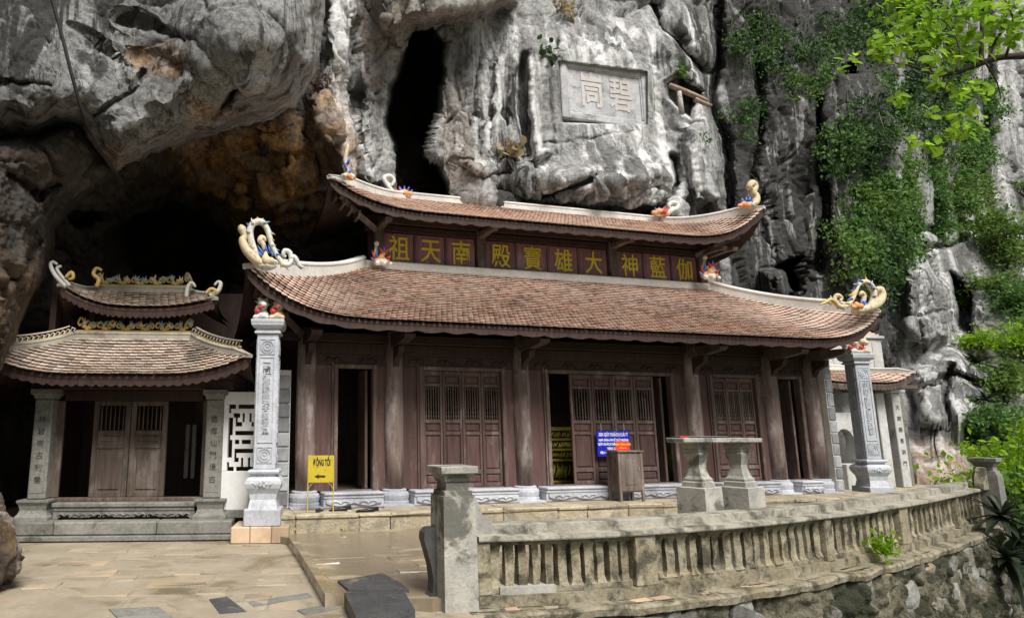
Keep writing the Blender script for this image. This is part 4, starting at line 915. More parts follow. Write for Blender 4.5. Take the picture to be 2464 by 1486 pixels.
def flames(parent, fr, v, pts, lo, hi, k, mats, dist=11.0, seed=0, side=1):
    r = random.Random(seed); p = smooth_path([np.array(q) for q in pts], 5); c = np.mean(np.array(p), axis=0)
    for i in range(2, len(p) - 2, k):
        d = p[i + 1] - p[i - 1]; n = np.array([-d[1], d[0]]); n = n / (np.linalg.norm(n) + 1e-6); n = n if (n @ (p[i] - c)) > 0 else -n; d = d / (np.linalg.norm(d) + 1e-6)
        L_ = r.uniform(lo, hi); t = p[i] + n * L_ + d * L_ * .7; spikes(parent, fr, v + r.uniform(-.05, .02), [(p[i][0], p[i][1], t[0], t[1])], 4.2, M[mats[(i // k) % len(mats)]], 'flame', dist)
# big looped dragon on the left lower corner
c4 = lambda pts: crop(560, 530, 5.867, pts)
vL = -1.25
D = new_obj('dragon_finial', MB().box(*[0] * 6).mesh('dragon_finial', M['cream']), T); bpy.data.objects.remove(D)
def dragon_root(u, v, z):
    m = MB(); m.ball((u, v, z), (.16, .10, .07), 8, 6); return m.build('dragon_finial', M['white'], T, True)
p0 = TF.loc(*c4([(620, 790)])[0], vL); DR = dragon_root(*p0)
scroll(DR, TF, vL, c4([(640, 800), (470, 700), (330, 560), (270, 420), (300, 360), (260, 250), (225, 200)]), [10, 12, 11, 9, 7, 10, 5], M['cream'], 'horn', 1.2)
scroll(DR, TF, vL, c4([(560, 720), (470, 600), (400, 430), (380, 280), (420, 180), (510, 140), (590, 180), (650, 300), (690, 450), (740, 570), (810, 690), (880, 770), (960, 760), (985, 680), (960, 590), (890, 570), (870, 630), (910, 660)]), [6, 7, 8, 8, 8, 8, 7, 7, 6, 6, 6, 7, 7, 6, 6, 6, 5, 3], M['white'], 'loop', 1.1)
flames(DR, TF, vL, c4([(560, 720), (470, 600), (400, 430), (380, 280), (420, 180), (510, 140), (590, 180), (650, 300), (690, 450), (740, 570), (810, 690), (880, 770), (960, 760)]), 9, 15, 3, ['blue', 'cream', 'ochre', 'white', 'verdi'], 11, 1)
scroll(DR, TF, vL, c4([(600, 560), (570, 470), (530, 420), (550, 370), (590, 390), (600, 430)]), [5, 6, 7, 6, 5, 3], M['cream'], 'curl', 1.1)
pblob(DR, TF, vL - .08, [(a, b, c, d_) for (a, b), (c, d_) in zip(c4([(610, 690), (690, 710), (750, 720), (660, 740), (610, 620)]), [(9, 12), (8, 8), (5, 4), (8, 5), (5, 8)])], M['cream'], 'head')
spikes(DR, TF, vL - .06, [(*c4([(580, 620)])[0], *c4([(490, 480)])[0]), (*c4([(560, 650)])[0], *c4([(500, 560)])[0]), (*c4([(640, 600)])[0], *c4([(600, 470)])[0]), (*c4([(680, 600)])[0], *c4([(650, 470)])[0]), (*c4([(720, 640)])[0], *c4([(690, 560)])[0])], 4, M['blue'], 'mane')
spikes(DR, TF, vL, [(*c4([(a, b)])[0], *c4([(c, d_)])[0]) for a, b, c, d_ in [(420, 180, 410, 90), (380, 230, 330, 180), (560, 150, 610, 110), (620, 230, 720, 300), (700, 480, 790, 560), (370, 330, 360, 210)]], 4, M['blue'], 'flame')
scroll(DR, TF, vL, c4([(960, 740), (1010, 650), (1060, 700), (1110, 790), (1180, 810)]), [5, 6, 6, 5, 2], M['white'], 'tail', 1.1)
spikes(DR, TF, vL, [(*c4([(a, b)])[0], *c4([(c, d_)])[0]) for a, b, c, d_ in [(1000, 680, 1000, 570), (1040, 690, 1100, 660), (1020, 720, 990, 780), (1110, 800, 1140, 850)]], 4, M['blue'], 'leaf_tip')
# mirrored dragon on the right lower corner
cr_ = lambda pts: crop(1850, 650, 2.286, pts)
vR = -1.3; q = TF.loc(*cr_([(680, 285)])[0], vR); DR = dragon_root(*q)
scroll(DR, TF, vR, cr_([(660, 290), (740, 270), (790, 240), (810, 200), (800, 165), (780, 175), (790, 195)]), [10, 12, 11, 9, 8, 6, 3], M['cream'], 'horn', 1.2, dist=13)
scroll(DR, TF, vR, cr_([(740, 265), (765, 210), (755, 155), (715, 122), (675, 140), (655, 185), (635, 230), (600, 265), (560, 260), (540, 225), (555, 200), (580, 215), (570, 235)]), [7, 7, 7, 6, 6, 6, 6, 7, 6, 5, 5, 4, 3], M['cream'], 'loop', 1.1, dist=13)
flames(DR, TF, vR, cr_([(740, 265), (765, 210), (755, 155), (715, 122), (675, 140), (655, 185), (635, 230), (600, 265), (560, 260)]), 8, 13, 3, ['ochre', 'blue', 'cream', 'verdi'], 13, 2)
scroll(DR, TF, vR, cr_([(700, 240), (710, 205), (695, 185), (685, 200)]), [5, 5, 5, 3], M['cream'], 'curl', 1.1, dist=13)
pblob(DR, TF, vR - .08, [(a, b, c, d_) for (a, b), (c, d_) in zip(cr_([(670, 260), (650, 268), (690, 262), (665, 250)]), [(11, 8), (7, 5), (9, 7), (7, 6)])], M['orange'], 'head', 13)
spikes(DR, TF, vR - .05, [(*cr_([(a, b)])[0], *cr_([(c, d_)])[0]) for a, b, c, d_ in [(690, 255, 700, 215), (705, 255, 725, 220), (715, 265, 740, 240), (755, 160, 790, 165), (660, 150, 680, 112), (740, 140, 750, 120)]], 4, M['blue'], 'mane', 13)
scroll(DR, TF, vR, cr_([(550, 250), (520, 225), (490, 240), (455, 255)]), [5, 5, 4, 1.5], M['ochre'], 'tail', 1.1, dist=13)
spikes(DR, TF, vR, [(*cr_([(a, b)])[0], *cr_([(c, d_)])[0]) for a, b, c, d_ in [(520, 230, 518, 200), (495, 238, 475, 225), (510, 238, 520, 262)]], 4, M['verdi'], 'leaf_tip', 13)
# upper roof: coil-tailed dragons on the ridge and tip ornaments
def ridge_dragon(v, pts_coil, head, flip, dist, spk):
    q = TF.loc(head[0], head[1] + 6, v); DR = dragon_root(*q)
    scroll(DR, TF, v, pts_coil, [6, 7, 7, 6, 6, 5, 4, 3], M['white'], 'coil', 1.1, dist=dist)
    pblob(DR, TF, v - .06, [(head[0], head[1], 13, 8), (head[0] + flip * 14, head[1] + 3, 8, 6), (head[0] - flip * 12, head[1] + 4, 9, 8)], M['orange'], 'head', dist)
    spikes(DR, TF, v - .04, spk, 4, M['blue'], 'mane', dist); spikes(DR, TF, v - .1, [(head[0] - flip * 10, head[1] + 6, head[0] - flip * 24, head[1] - 12), (head[0] - flip * 4, head[1] + 6, head[0] - flip * 14, head[1] - 14)], 5, M['red'], 'mane', dist)
c2 = lambda pts: crop(800, 0, 2.464, pts)
ridge_dragon(2.35, c2([(470, 1200), (430, 1165), (400, 1120), (395, 1095), (430, 1085), (455, 1110), (440, 1140), (415, 1125)]), c2([(520, 1185)])[0], 1, 15, [(*c2([(a, b)])[0], *c2([(c, d_)])[0]) for a, b, c, d_ in [(500, 1175, 490, 1145), (520, 1170, 520, 1142), (540, 1172, 550, 1148), (560, 1180, 572, 1168)]])
c7 = lambda pts: crop(1200, 440, 2.3245, pts)
ridge_dragon(2.3, c7([(1085, 225), (1110, 200), (1140, 190), (1145, 165), (1115, 155), (1095, 175), (1110, 190), (1122, 180)]), c7([(1045, 205)])[0], -1, 16.5, [(*c7([(a, b)])[0], *c7([(c, d_)])[0]) for a, b, c, d_ in [(1060, 200, 1070, 178), (1040, 198, 1040, 180), (1025, 200, 1015, 182)]])
tp = S2(.62, 0.0); q = TF.loc(838, 425, tp[1]); DR = dragon_root(*q)
scroll(DR, TF, tp[1], [(842, 428), (832, 405), (831, 380), (836, 355), (838, 348)], [8, 6, 5, 5, 3], M['cream'], 'horn', 1.1, dist=12.6)
spikes(DR, TF, tp[1] - .05, [(834, 410, 826, 380), (836, 395, 844, 372), (838, 420, 848, 400)], 4, M['blue'], 'flame', 12.6); pblob(DR, TF, tp[1] - .06, [(840, 424, 8, 8), (846, 430, 6, 5)], M['orange'], 'head', 12.6)
tp = S2(10.9, 0.0); q = TF.loc(1800, 492, tp[1]); DR = dragon_root(*q)
scroll(DR, TF, tp[1], c7([(1570, 175), (1600, 150), (1605, 120), (1590, 95), (1600, 60), (1580, 40), (1565, 65), (1585, 80)]), [9, 9, 8, 7, 7, 8, 7, 4], M['cream'], 'horn', 1.1, dist=15.5)
pblob(DR, TF, tp[1] - .08, [(*c7([(1535, 165)])[0], 10, 8), (*c7([(1510, 172)])[0], 7, 5), (*c7([(1555, 170)])[0], 8, 8)], M['orange'], 'head', 15.5)
spikes(DR, TF, tp[1] - .05, [(*c7([(a, b)])[0], *c7([(c, d_)])[0]) for a, b, c, d_ in [(1530, 155, 1520, 125), (1545, 150, 1550, 115), (1560, 150, 1575, 115), (1570, 160, 1590, 135)]], 5, M['blue'], 'mane', 15.5)
# phoenix clusters where the hips meet the upper wall
def cluster(v, cx, cy, k, dist, seed):
    r = random.Random(seed); q = TF.loc(cx, cy + 12 * k, v); DR = dragon_root(*q)
    pblob(DR, TF, v, [(cx - 14 * k, cy + 8 * k, 10 * k, 10 * k), (cx, cy + 2 * k, 9 * k, 10 * k), (cx + 12 * k, cy + 10 * k, 9 * k, 8 * k), (cx + 4 * k, cy - 10 * k, 8 * k, 7 * k)], M['orange'], 'body', dist)
    pblob(DR, TF, v - .1, [(cx - 10 * k, cy + 14 * k, 7 * k, 7 * k), (cx + 8 * k, cy + 15 * k, 7 * k, 6 * k), (cx + 22 * k, cy + 16 * k, 5 * k, 5 * k)], M['white'], 'wing', dist)
    sp = [(cx + dx * k, cy + dy * k, cx + (dx + ex) * k, cy + (dy + ey) * k) for dx, dy, ex, ey in [(-16, 4, -8, -22), (-12, 0, 2, -26), (2, -12, -8, -12), (6, -14, 2, -14), (10, -12, 10, -10), (-18, 10, -8, -10), (14, 4, 10, -8)]]
    spikes(DR, TF, v - .05, sp[::2], 4 * k, M['red'], 'flame', dist); spikes(DR, TF, v - .06, sp[1::2], 4 * k, M['blue'], 'flame', dist)
    m = MB(); b = TF.loc(cx - 12 * k, cy - 32 * k, v); m.ball(b, .055, 8, 6); m.tube([TF.loc(cx - 16 * k, cy, v), b], [.05, .03], 6); m.build('crest', M['cream'], DR, True)
cluster(1.2, 918, 618, 1.0, 13, 1); cluster(1.1, 1708, 652, 1.0, 15, 2)

# ------------------------------------------------------------------ small temple on the left
L = fthing('small_temple', 'small old grey two-roofed shrine temple inside the cave beside the large hall', 'temple', LF)
SG = M['stoneg']
st0, st1 = LF.U(40, 1270, 0), LF.U(556, 1270, 0)
part('bottom_step', SG, L, (st0 - .1, st1 + .02, -.03, 2.6, .0, .075), c=.012)
zt1 = LF.Z(300, 1254, .04)
for a, b in ((st0 - .1, st0 + .5), (st0 + .506, st0 + 2.0), (st0 + 2.006, st1)): part('step_stone', SG, L, (a, b, .03, 2.4, .077, zt1), c=.02)
vp = .30
pz0, pz1 = zt1, LF.Z(500, 945, vp)
pxs = [(LF.U(55, 1190, vp), LF.U(98, 1190, vp)), (LF.U(493, 1190, vp), LF.U(524, 1190, vp))]
pxs[0] = (pxs[0][0] + .06, pxs[0][1] + .06)
for k, (a, b) in enumerate(pxs):
    c = (a + b) / 2; hw = .135
    m = MB(); hb = .30
    m.lathe(c, vp + .12, [(.25, zt1), (.25, zt1 + .05), (.21, zt1 + .10), (.19, zt1 + .15), (.205, zt1 + .22), (.235, zt1 + .27), (.23, zt1 + hb)], sq=True); m.build('pillar_base', SG, L)
    m = MB(); m.box(c - hw, c + hw, vp, vp + .26, zt1 + hb + .002, pz1 - .10, c=.018); P_ = m.build('pillar', SG, L)
    m = MB(); m.lathe(c, vp + .13, [(.14, pz1 - .098), (.15, pz1 - .05), (.19, pz1 - .02), (.19, pz1 + .05)], sq=True); m.build('pillar_capital', SG, L)
    m = MB()
    for x0, x1, z0, z1 in ((c - .105, c - .095, zt1 + .4, pz1 - .2), (c + .095, c + .105, zt1 + .4, pz1 - .2), (c - .105, c + .105, zt1 + .395, zt1 + .405), (c - .105, c + .105, pz1 - .205, pz1 - .195)): m.box(x0, x1, vp - .006, vp + .01, z0, z1)
    m.build('pillar_border', SG, P_)
    for j, ch in enumerate('林碧峝古利喬' if k == 0 else '雲郷仙門境古'):
        put_text(ch, .115, .003, M['faded'], P_, (c, vp - .002, pz1 - .42 - j * (1.12 / 6) * (pz1 - zt1) / 1.95), 0, 0, 'character')
# carved threshold bench between the pillar bases
ta, tb = pxs[0][1] + .12, pxs[1][0] - .12; zb = LF.Z(300, 1207, .35)
part('threshold_slab', SG, L, (ta, tb, .26, .60, zb - .07, zb), c=.015); part('threshold_slab', SG, L, (ta + .03, tb - .03, .285, .6, zb - .125, zb - .072), c=.01)
pts = [(ta + .03, zb - .127), (tb - .03, zb - .127), (tb - .02, zt1 + .01), (tb - .10, zt1 + .01), (tb - .13, zt1 + .08)]
nsc = 5; ss = [tb - .13 - (tb - ta - .26) * k / 20 for k in range(1, 20)]
pts += [(x, zt1 + .09 - .06 * abs(math.sin(math.pi * (x - ta - .13) / (tb - ta - .26) * 3))) for x in ss] + [(ta + .13, zt1 + .08), (ta + .10, zt1 + .01), (ta + .02, zt1 + .01)]
m = MB(); m.prism(pts, lambda x, z, k: (x, .30 + k * .06, z)); AP = m.build('carved_apron', SG, L)
for k in range(9):
    x = ta + .2 + (tb - ta - .4) * k / 8; m = MB()
    for sg in (-1, 1): m.tube([(x, .296, zb - .2), (x + sg * .05, .294, zb - .16), (x + sg * .1, .295, zb - .18), (x + sg * .09, .296, zb - .215), (x + sg * .06, .297, zb - .2)], [.012, .014, .012, .01, .005], 5)
    m.build('carved_curl', SG, AP, True)
part('threshold_back', M['cavef'], L, (ta, tb, .37, .6, zt1 + .002, zb - .13))
part('sill', M['woodg'], L, (ta - .1, tb + .1, .44, .56, zb + .002, zb + .06))
# door leaves
vd = .50
def small_leaf(u0, u1, z0, z1):
    m = MB(); s = .085; H = z1 - z0
    for a, b in ((u0, u0 + s), (u1 - s, u1)): m.box(a + .002, b - .002, vd, vd + .06, z0, z1, c=.008)
    for a, b in ((0, .05), (.50, .545), (.645, .69), (.95, 1.0)): m.box(u0 + s - .001, u1 - s + .001, vd + .003, vd + .057, z0 + H * a, z0 + H * b, c=.006)
    D = m.build('door_leaf', M['woodg'], L)
    for a, b in ((.05, .50), (.545, .645)):
        p = MB(); p.box(u0 + s - .004, u1 - s + .004, vd + .025, vd + .045, z0 + H * a - .004, z0 + H * b + .004); p.box(u0 + s + .04, u1 - s - .04, vd + .008, vd + .027, z0 + H * a + .04, z0 + H * b - .04 if b - a > .2 else z0 + H * b - .025, c=.01); p.build('panel', M['woodg'], D)
    for k in range(6):
        x = u0 + s + (u1 - u0 - 2 * s) * (k + .5) / 6; q = MB(); q.lathe(x, vd + .03, [(.014, z0 + H * .688), (.009, z0 + H * .72), (.013, z0 + H * .78), (.008, z0 + H * .9), (.014, z0 + H * .952)], 6); q.build('baluster', M['woodg'], D, True)
zl0, zl1 = zb + .062, pz1 - .12
small_leaf(LF.U(212, 1180, vd), LF.U(303, 1180, vd), zl0, zl1); small_leaf(LF.U(304, 1180, vd), LF.U(394, 1180, vd), zl0, zl1)
part('side_panel', M['woodg'], L, (LF.U(113, 1150, vd), LF.U(142, 1150, vd), vd, vd + .06, zl0, zl1)); part('side_panel', M['woodg'], L, (LF.U(482, 1150, vd), LF.U(494, 1150, vd), vd, vd + .06, zl0, zl1))
part('head_beam', M['wood_shade'], L, (ta - .5, tb + .5, .33, .55, pz1 + .055, pz1 + .22), c=.015)
part('lintel', M['wood_shade'], L, (ta, tb, .46, .60, zl1 + .003, pz1 + .05))
part('inner_wall', M['wood_shade'], L, (st0, st1 - .1, 2.2, 2.3, zt1, 4.2)); part('inner_side', M['wood_shade'], L, (st0 - .05, st0 + .05, .6, 2.2, zt1, 4.2)); part('inner_side', M['wood_shade'], L, (st1 - .25, st1 - .1, .62, 2.2, zt1, 2.3))
part('banner', M['stoneg'], L, (LF.U(446, 1050, 1.4), LF.U(456, 1050, 1.4), 1.4, 1.43, LF.Z(450, 1150, 1.4), LF.Z(450, 1020, 1.4))); part('banner', M['stoneg'], L, (LF.U(462, 1050, 1.4), LF.U(472, 1050, 1.4), 1.4, 1.43, LF.Z(450, 1150, 1.4), LF.Z(450, 1020, 1.4)))
# roofs
ve = -.38; a0 = LF.U(-55, 850, ve); a1 = LF.U(604, 860, ve); tl, tr = LF.U(182, 790, .5), LF.U(462, 820, .5)
S3, R3 = roof(L, LF, 'lower_roof', a0, a1, ve, .5, tl - a0, a1 - tr, LF.Z(330, 905, ve), LF.Z(320, 818, .5), .34, .30, 1.5, .06, .125, 13, M['tile2'], M['wood_shade'], 1.6, 300, .13, .13, 2.6, 5, mort='mortar2')
ve2 = .30; b0 = LF.U(142, 700, ve2); b1 = LF.U(522, 720, ve2); tl2, tr2 = LF.U(232, 700, .95), LF.U(446, 715, .95)
S4, R4 = roof(L, LF, 'upper_roof', b0, b1, ve2, .95, tl2 - b0, b1 - tr2, LF.Z(340, 742, ve2), LF.Z(340, 706, .95), .36, .16, 1.25, .05, .12, 9, M['tile2'], M['wood_shade'], 1.7, 230, .12, .13, 2.6, 6, mort='mortar2')
part('upper_wall', M['wood_shade'], L, (tl2 - .1, tr2 + .1, .9, 1.0, 2.9, LF.Z(340, 745, .9) + .2))
for x in (tl2, tl2 + .5, (tl2 + tr2) / 2, tr2 - .5, tr2): part('upper_post', M['woodg'], L, (x - .05, x + .05, .82, .89, 2.95, LF.Z(340, 745, .9) + .1))
def vine_frieze(parent, x0, x1, zf, v, h, n, seed):
    r = random.Random(seed)
    F = MB(); F.box(x0, x1, v - .02, v + .02, zf((x0 + x1) / 2) - .03, zf((x0 + x1) / 2) + .015); FR = F.build('ridge_frieze', M['ochre'], parent)
    for k in range(n):
        x = x0 + (x1 - x0) * (k + .5) / n; z = zf(x) + .01; sg = 1 if k % 2 else -1; hh = h * r.uniform(.75, 1.15) * (1.7 if k in (0, n - 1) else 1); w_ = (x1 - x0) / n * .5
        m = MB(); p = smooth_path([(x - sg * w_, v, z), (x - sg * w_ * .5, v, z + hh * .6), (x + sg * w_ * .3, v, z + hh), (x + sg * w_ * .8, v, z + hh * .6), (x + sg * w_ * .4, v, z + hh * .35), (x + sg * .1 * w_, v, z + hh * .55)], 3)
        m.tube([tuple(q) for q in p], list(np.linspace(.026, .014, len(p))), 5); m.ball((x - sg * w_ * .4, v, z + hh * .3), (.04, .03, .03), 6, 4); m.build('curl', M['ochre'], FR, True)
        m = MB()
        for j in range(4):
            a = r.uniform(.2, 2.9); m.cone((x + w_ * .3, v - .01, z + hh * .5), (x + w_ * .3 + math.cos(a) * .10, v - .02, z + hh * .5 + math.sin(a) * .12), .026, 4)
        m.build('leaf', M['verdi'] if k % 3 else M['cream'], FR, True)
zf4 = lambda x: float(S4(x, 1.0)[2]) + .15; zf3 = lambda x: float(S3(x, 1.0)[2]) + .15
vine_frieze(L, tl2 - .05, tr2 + .1, zf4, 1.0, .13, 11, 3); vine_frieze(L, tl, tr, zf3, .55, .15, 12, 4)
def tip_curl(parent, fr, v, pts, rp, mat, dist): return scroll(parent, fr, v, pts, rp, mat, 'tip_curl', 1.2, dist=dist)
tip_curl(L, LF, .28, [(160, 690), (135, 665), (122, 640), (127, 630), (138, 636)], [7, 6, 5, 4, 3], M['mortar'], 10.5); tip_curl(L, LF, .27, [(168, 688), (145, 660), (137, 645), (148, 640)], [5, 4, 4, 3], M['mortar'], 10.5); tip_curl(L, LF, .25, [(158, 668), (172, 655), (176, 668), (165, 672)], [4, 5, 4, 3], M['ochre'], 10.5)
tip_curl(L, LF, .28, [(505, 712), (525, 700), (531, 682), (524, 678), (516, 686)], [6, 6, 5, 4, 3], M['mortar'], 10.5); tip_curl(L, LF, .25, [(495, 706), (508, 695), (520, 700), (510, 706)], [4, 5, 4, 3], M['ochre'], 10.5)
tip_curl(L, LF, .55, [(232, 690), (238, 672), (225, 660), (232, 645), (245, 650)], [5, 5, 5, 4, 3], M['ochre'], 11); tip_curl(L, LF, .55, [(448, 715), (452, 690), (462, 680), (470, 690)], [5, 5, 4, 3], M['mortar'], 11)
for side in (0, 1):
    hp_ = [S3(a0 + (tl - a0) * t if side == 0 else a1 - (a1 - tr) * t, t) for t in np.linspace(.18, 1.0, 16)]
    m = MB(); m.sweep([tuple(q) for q in hp_], [(-.025, .13), (-.025, .145), (.025, .145), (.025, .13)]); pr_ = m.build('hip_parapet', M['ochre'], L)
    m = MB(); m.sweep([tuple(q) for q in hp_], [(-.022, .225), (-.022, .245), (.022, .245), (.022, .225)]); m.build('parapet_rail', M['cream'] if side == 0 else M['mortar2'], pr_)
    for k in range(15):
        q = (hp_[k] + hp_[k + 1]) / 2; m = MB(); z_ = q[2] + .185; m.tube([(q[0] - .04, q[1], z_ - .04), (q[0] - .01, q[1], z_ + .03), (q[0] + .03, q[1], z_ + .01), (q[0] + .01, q[1], z_ - .03), (q[0] + .05, q[1], z_ - .04)], [.012, .014, .014, .012, .01], 5); m.build('parapet_curl', M['white'] if side == 0 else M['mortar2'], pr_, True)
# ------------------------------------------------------------------ white lattice screen wall
SC = fthing('lattice_screen', 'white plaster screen wall with black fretwork lattice behind the grey stone pillar', 'screen wall', LF)
BASE[SC.name] = 0.0; vs = .36; x0, x1 = LF.U(527, 1150, vs), LF.U(527, 1150, vs) + .80; z0, z1 = LF.Z(560, 1226, vs), LF.Z(560, 942, vs)
ox0, ox1 = LF.U(548, 1050, vs), 0; ox1 = x0 + x1 - ox0; oz0, oz1 = LF.Z(560, 1133, vs), LF.Z(560, 972, vs)
part('screen_foot', M['stoneg'], SC, (x0 + .12, x1, vs - .02, vs + .16, zt1 + .002, z0 - .002)); part('screen_panel', M['plaster'], SC, (x0, x1, vs, vs + .14, z0, oz0), c=.006); part('screen_panel', M['plaster'], SC, (x0, x1, vs, vs + .14, oz1, z1), c=.006)
part('screen_panel', M['plaster'], SC, (x0, ox0, vs + .001, vs + .139, oz0 + .001, oz1 - .001)); part('screen_panel', M['plaster'], SC, (ox1, x1, vs + .001, vs + .139, oz0 + .001, oz1 - .001))
part('shade_sheet', M['cavef'], SC, (x0, x1, vs + .6, vs + .64, z0 - .3, z1))  # dark sheet standing in for the shade seen through the lattice
pat = ["###.####", "#.......", "..###.#.", "##.#..#.", "##.###..", "##......", "##.#####", "#.......", "##.##.##", "##......", "##.#####", "##.#....", "...##.#.", "#.....#.", "###.####"]
nr, nc = len(pat), 16; cw, chh = (ox1 - ox0) / nc, (oz1 - oz0) / nr; bars = MB()
for r_ in range(nr):
    row = pat[r_] + pat[r_][::-1]; c = 0
    while c < nc:
        if row[c] == '.':
            e = c
            while e < nc and row[e] == '.': e += 1
            bars.box(ox0 + c * cw, ox0 + e * cw, vs + .02, vs + .10, oz1 - (r_ + 1) * chh, oz1 - r_ * chh); c = e
        else: c += 1
bars.build('fretwork', M['plaster'], SC)
# ------------------------------------------------------------------ freestanding stone pillars with guardian lions
def lions(parent, z0, s, seed):
    """two seated guardian beasts side by side on the capital, as one crest"""
    kids = []
    for k, (dx, col, mane) in enumerate(((-.10, 'white', 'red'), (.11, 'cream', 'orange'))):
        b = blob('lion', [((dx, 0, z0 + .07), (.11, .12, .07)), ((dx - .02, .02, z0 + .15), (.085, .10, .09)), ((dx + .02, -.06, z0 + .22), (.075, .07, .07)), ((dx + .03, -.12, z0 + .20), (.05, .05, .04)), ((dx - .08, -.08, z0 + .035), (.035, .07, .035)), ((dx + .07, -.09, z0 + .035), (.035, .07, .035)), ((dx - .03, -.07, z0 + .28), (.02, .02, .03)), ((dx + .07, -.06, z0 + .28), (.02, .02, .03))], .013, M[col], parent)
        r = random.Random(seed + k); m = MB()
        for j in range(16):
            a = r.uniform(0, 2 * math.pi); m.cone((dx + .05 * math.cos(a), .01, z0 + .21 + .05 * math.sin(a)), (dx + .13 * math.cos(a), .03 + r.uniform(-.03, .05), z0 + .22 + .12 * math.sin(a)), .018, 4)
        mn = m.build('mane', M['white'] if k == 0 else M['ochre'], parent, True)
        m = MB(); m.ball((dx + .0, -.135, z0 + .165), (.055, .02, .018), 8, 5); m.ball((dx - .05, -.1, z0 + .12), (.05, .035, .035), 8, 5); m.ball((dx - .01, .02, z0 + .36), (.035, .035, .05), 8, 6); m.ball((dx - .02, .03, z0 + .30), (.025, .025, .05), 8, 6)
        q = m.build('tongue_and_crest', M['red'], parent, True); q['kind'] = 'stuff'; kids += [b, mn, q]
    for o in kids: o.scale = (1.18, 1.18, 1.22); o.location.z -= z0 * .22
def stone_pillar(loc, rz, label, chars):
    p = thing('stone_pillar', label, 'pillar', loc, rz, None, 'tall carved stone pillars flanking the temple'); S_ = M['stone']; BASE[p.name] = 0
    m = MB(); m.box(-.27, .27, -.27, .27, 0, .24, c=.012); m.build('foot_block', S_, p)
    m = MB(); m.lathe(0, 0, [(.215, .24), (.205, .30), (.19, .37), (.205, .46), (.25, .54), (.268, .60), (.262, .65), (.23, .69), (.18, .705), (.18, .735), (.225, .75), (.235, .775), (.225, .80), (.17, .81)], sq=True); ur = m.build('urn_base', S_, p)
    for a in range(4):
        m = MB(); R_ = Matrix.Rotation(a * math.pi / 2, 4, 'Z')
        for k in range(5):
            t = 2 * math.pi * k / 5; m.ball((.05 * math.cos(t), -.262, .60 + .035 * math.sin(t)), (.03, .012, .026), 6, 4)
        for sg in (-1, 1): m.tube([(sg * .10, -.262, .57), (sg * .15, -.262, .62), (sg * .20, -.255, .60), (sg * .19, -.25, .55)], [.01, .014, .012, .006], 5)
        m.v = [tuple(R_ @ Vector(q)) for q in m.v]; m.build('carved_flower', S_, ur, True)
    m = MB(); m.box(-.165, .165, -.165, .165, .811, 2.86, c=.012); sh = m.build('shaft', S_, p)
    for a in (0, 1, 3):
        R_ = Matrix.Rotation(a * math.pi / 2, 4, 'Z')
        for zc in (2.66, 1.02):
            m = MB(); n = 20
            for r0, r1 in ((.105, .085), (.065, .045)):
                vs = [(r * math.cos(2 * math.pi * i / n), y, zc + r * math.sin(2 * math.pi * i / n)) for r, y in ((r0, -.164), (r0, -.178), (r1, -.178), (r1, -.164)) for i in range(n)]
                m.add(vs, [[j * n + i, j * n + (i + 1) % n, (j + 1) * n + (i + 1) % n, (j + 1) * n + i] for j in range(3) for i in range(n)])
            m.ball((0, -.166, zc), (.028, .012, .028), 8, 5); m.v = [tuple(R_ @ Vector(q)) for q in m.v]; m.build('medallion', S_, sh)
        m = MB()
        for x0, x1, z0, z1 in ((-.118, -.105, 1.20, 2.50), (.105, .118, 1.20, 2.50), (-.104, .104, 1.20, 1.213), (-.104, .104, 2.487, 2.50), (-.118, -.108, .90, 1.14), (.108, .118, .90, 1.14), (-.107, .107, .9, .91), (-.107, .107, 1.13, 1.14), (-.118, -.108, 2.54, 2.78), (.108, .118, 2.54, 2.78), (-.107, .107, 2.54, 2.55), (-.107, .107, 2.77, 2.78)): m.box(x0, x1, -.176, -.16, z0, z1)
        m.v = [tuple(R_ @ Vector(q)) for q in m.v]; m.build('panel_border', S_, sh)
        for j, ch in enumerate(chars):
            o = put_text(ch, .115, .012, S_, sh, (0, 0, 0), 0, .003, 'character')
            o.location = R_ @ Vector((0, -.167, 2.41 - j * 1.14 / len(chars))); o.rotation_euler = (math.pi / 2, 0, a * math.pi / 2)
    m = MB(); m.lathe(0, 0, [(.165, 2.861), (.20, 2.87), (.20, 2.90), (.175, 2.915), (.175, 2.935), (.215, 2.95), (.245, 2.99), (.25, 3.03), (.255, 3.04), (.255, 3.075), (.245, 3.085)], sq=True); m.build('capital', S_, p)
    lions(p, 3.085, 1, int(loc[0] * 10)); return p
bx_ = atz(622., 1305., 0.)
pp = thing('brick_pedestal', 'low tan brick pedestal block under the grey stone pillar at the court edge', 'pedestal', (bx_[0], bx_[1] + .36, 0), math.radians(3))
part('pedestal_core', M['mud'], pp, (-.41, .40, -.35, .36, -.012, .215))
xq = -.43
for wd in (.28, .31, .26): part('brick', M['brick'], pp, (xq + .006, xq + wd - .006, -.375, .37, -.01, .222), c=.012); xq += wd
stone_pillar((bx_[0] + .02, bx_[1] + .29, .224), math.radians(3), 'pale blue-grey carved stone pillar standing on a low brick pedestal', '一聲鐘磬碧雲深古洞清風')
rp_ = atz(2086., 1198., .19)
stone_pillar((rp_[0] + .24, rp_[1] + .12, .19), math.radians(2), 'grey carved stone pillar behind the balustrade beside the right shrine', '山水有緣開淨境洞天無事')
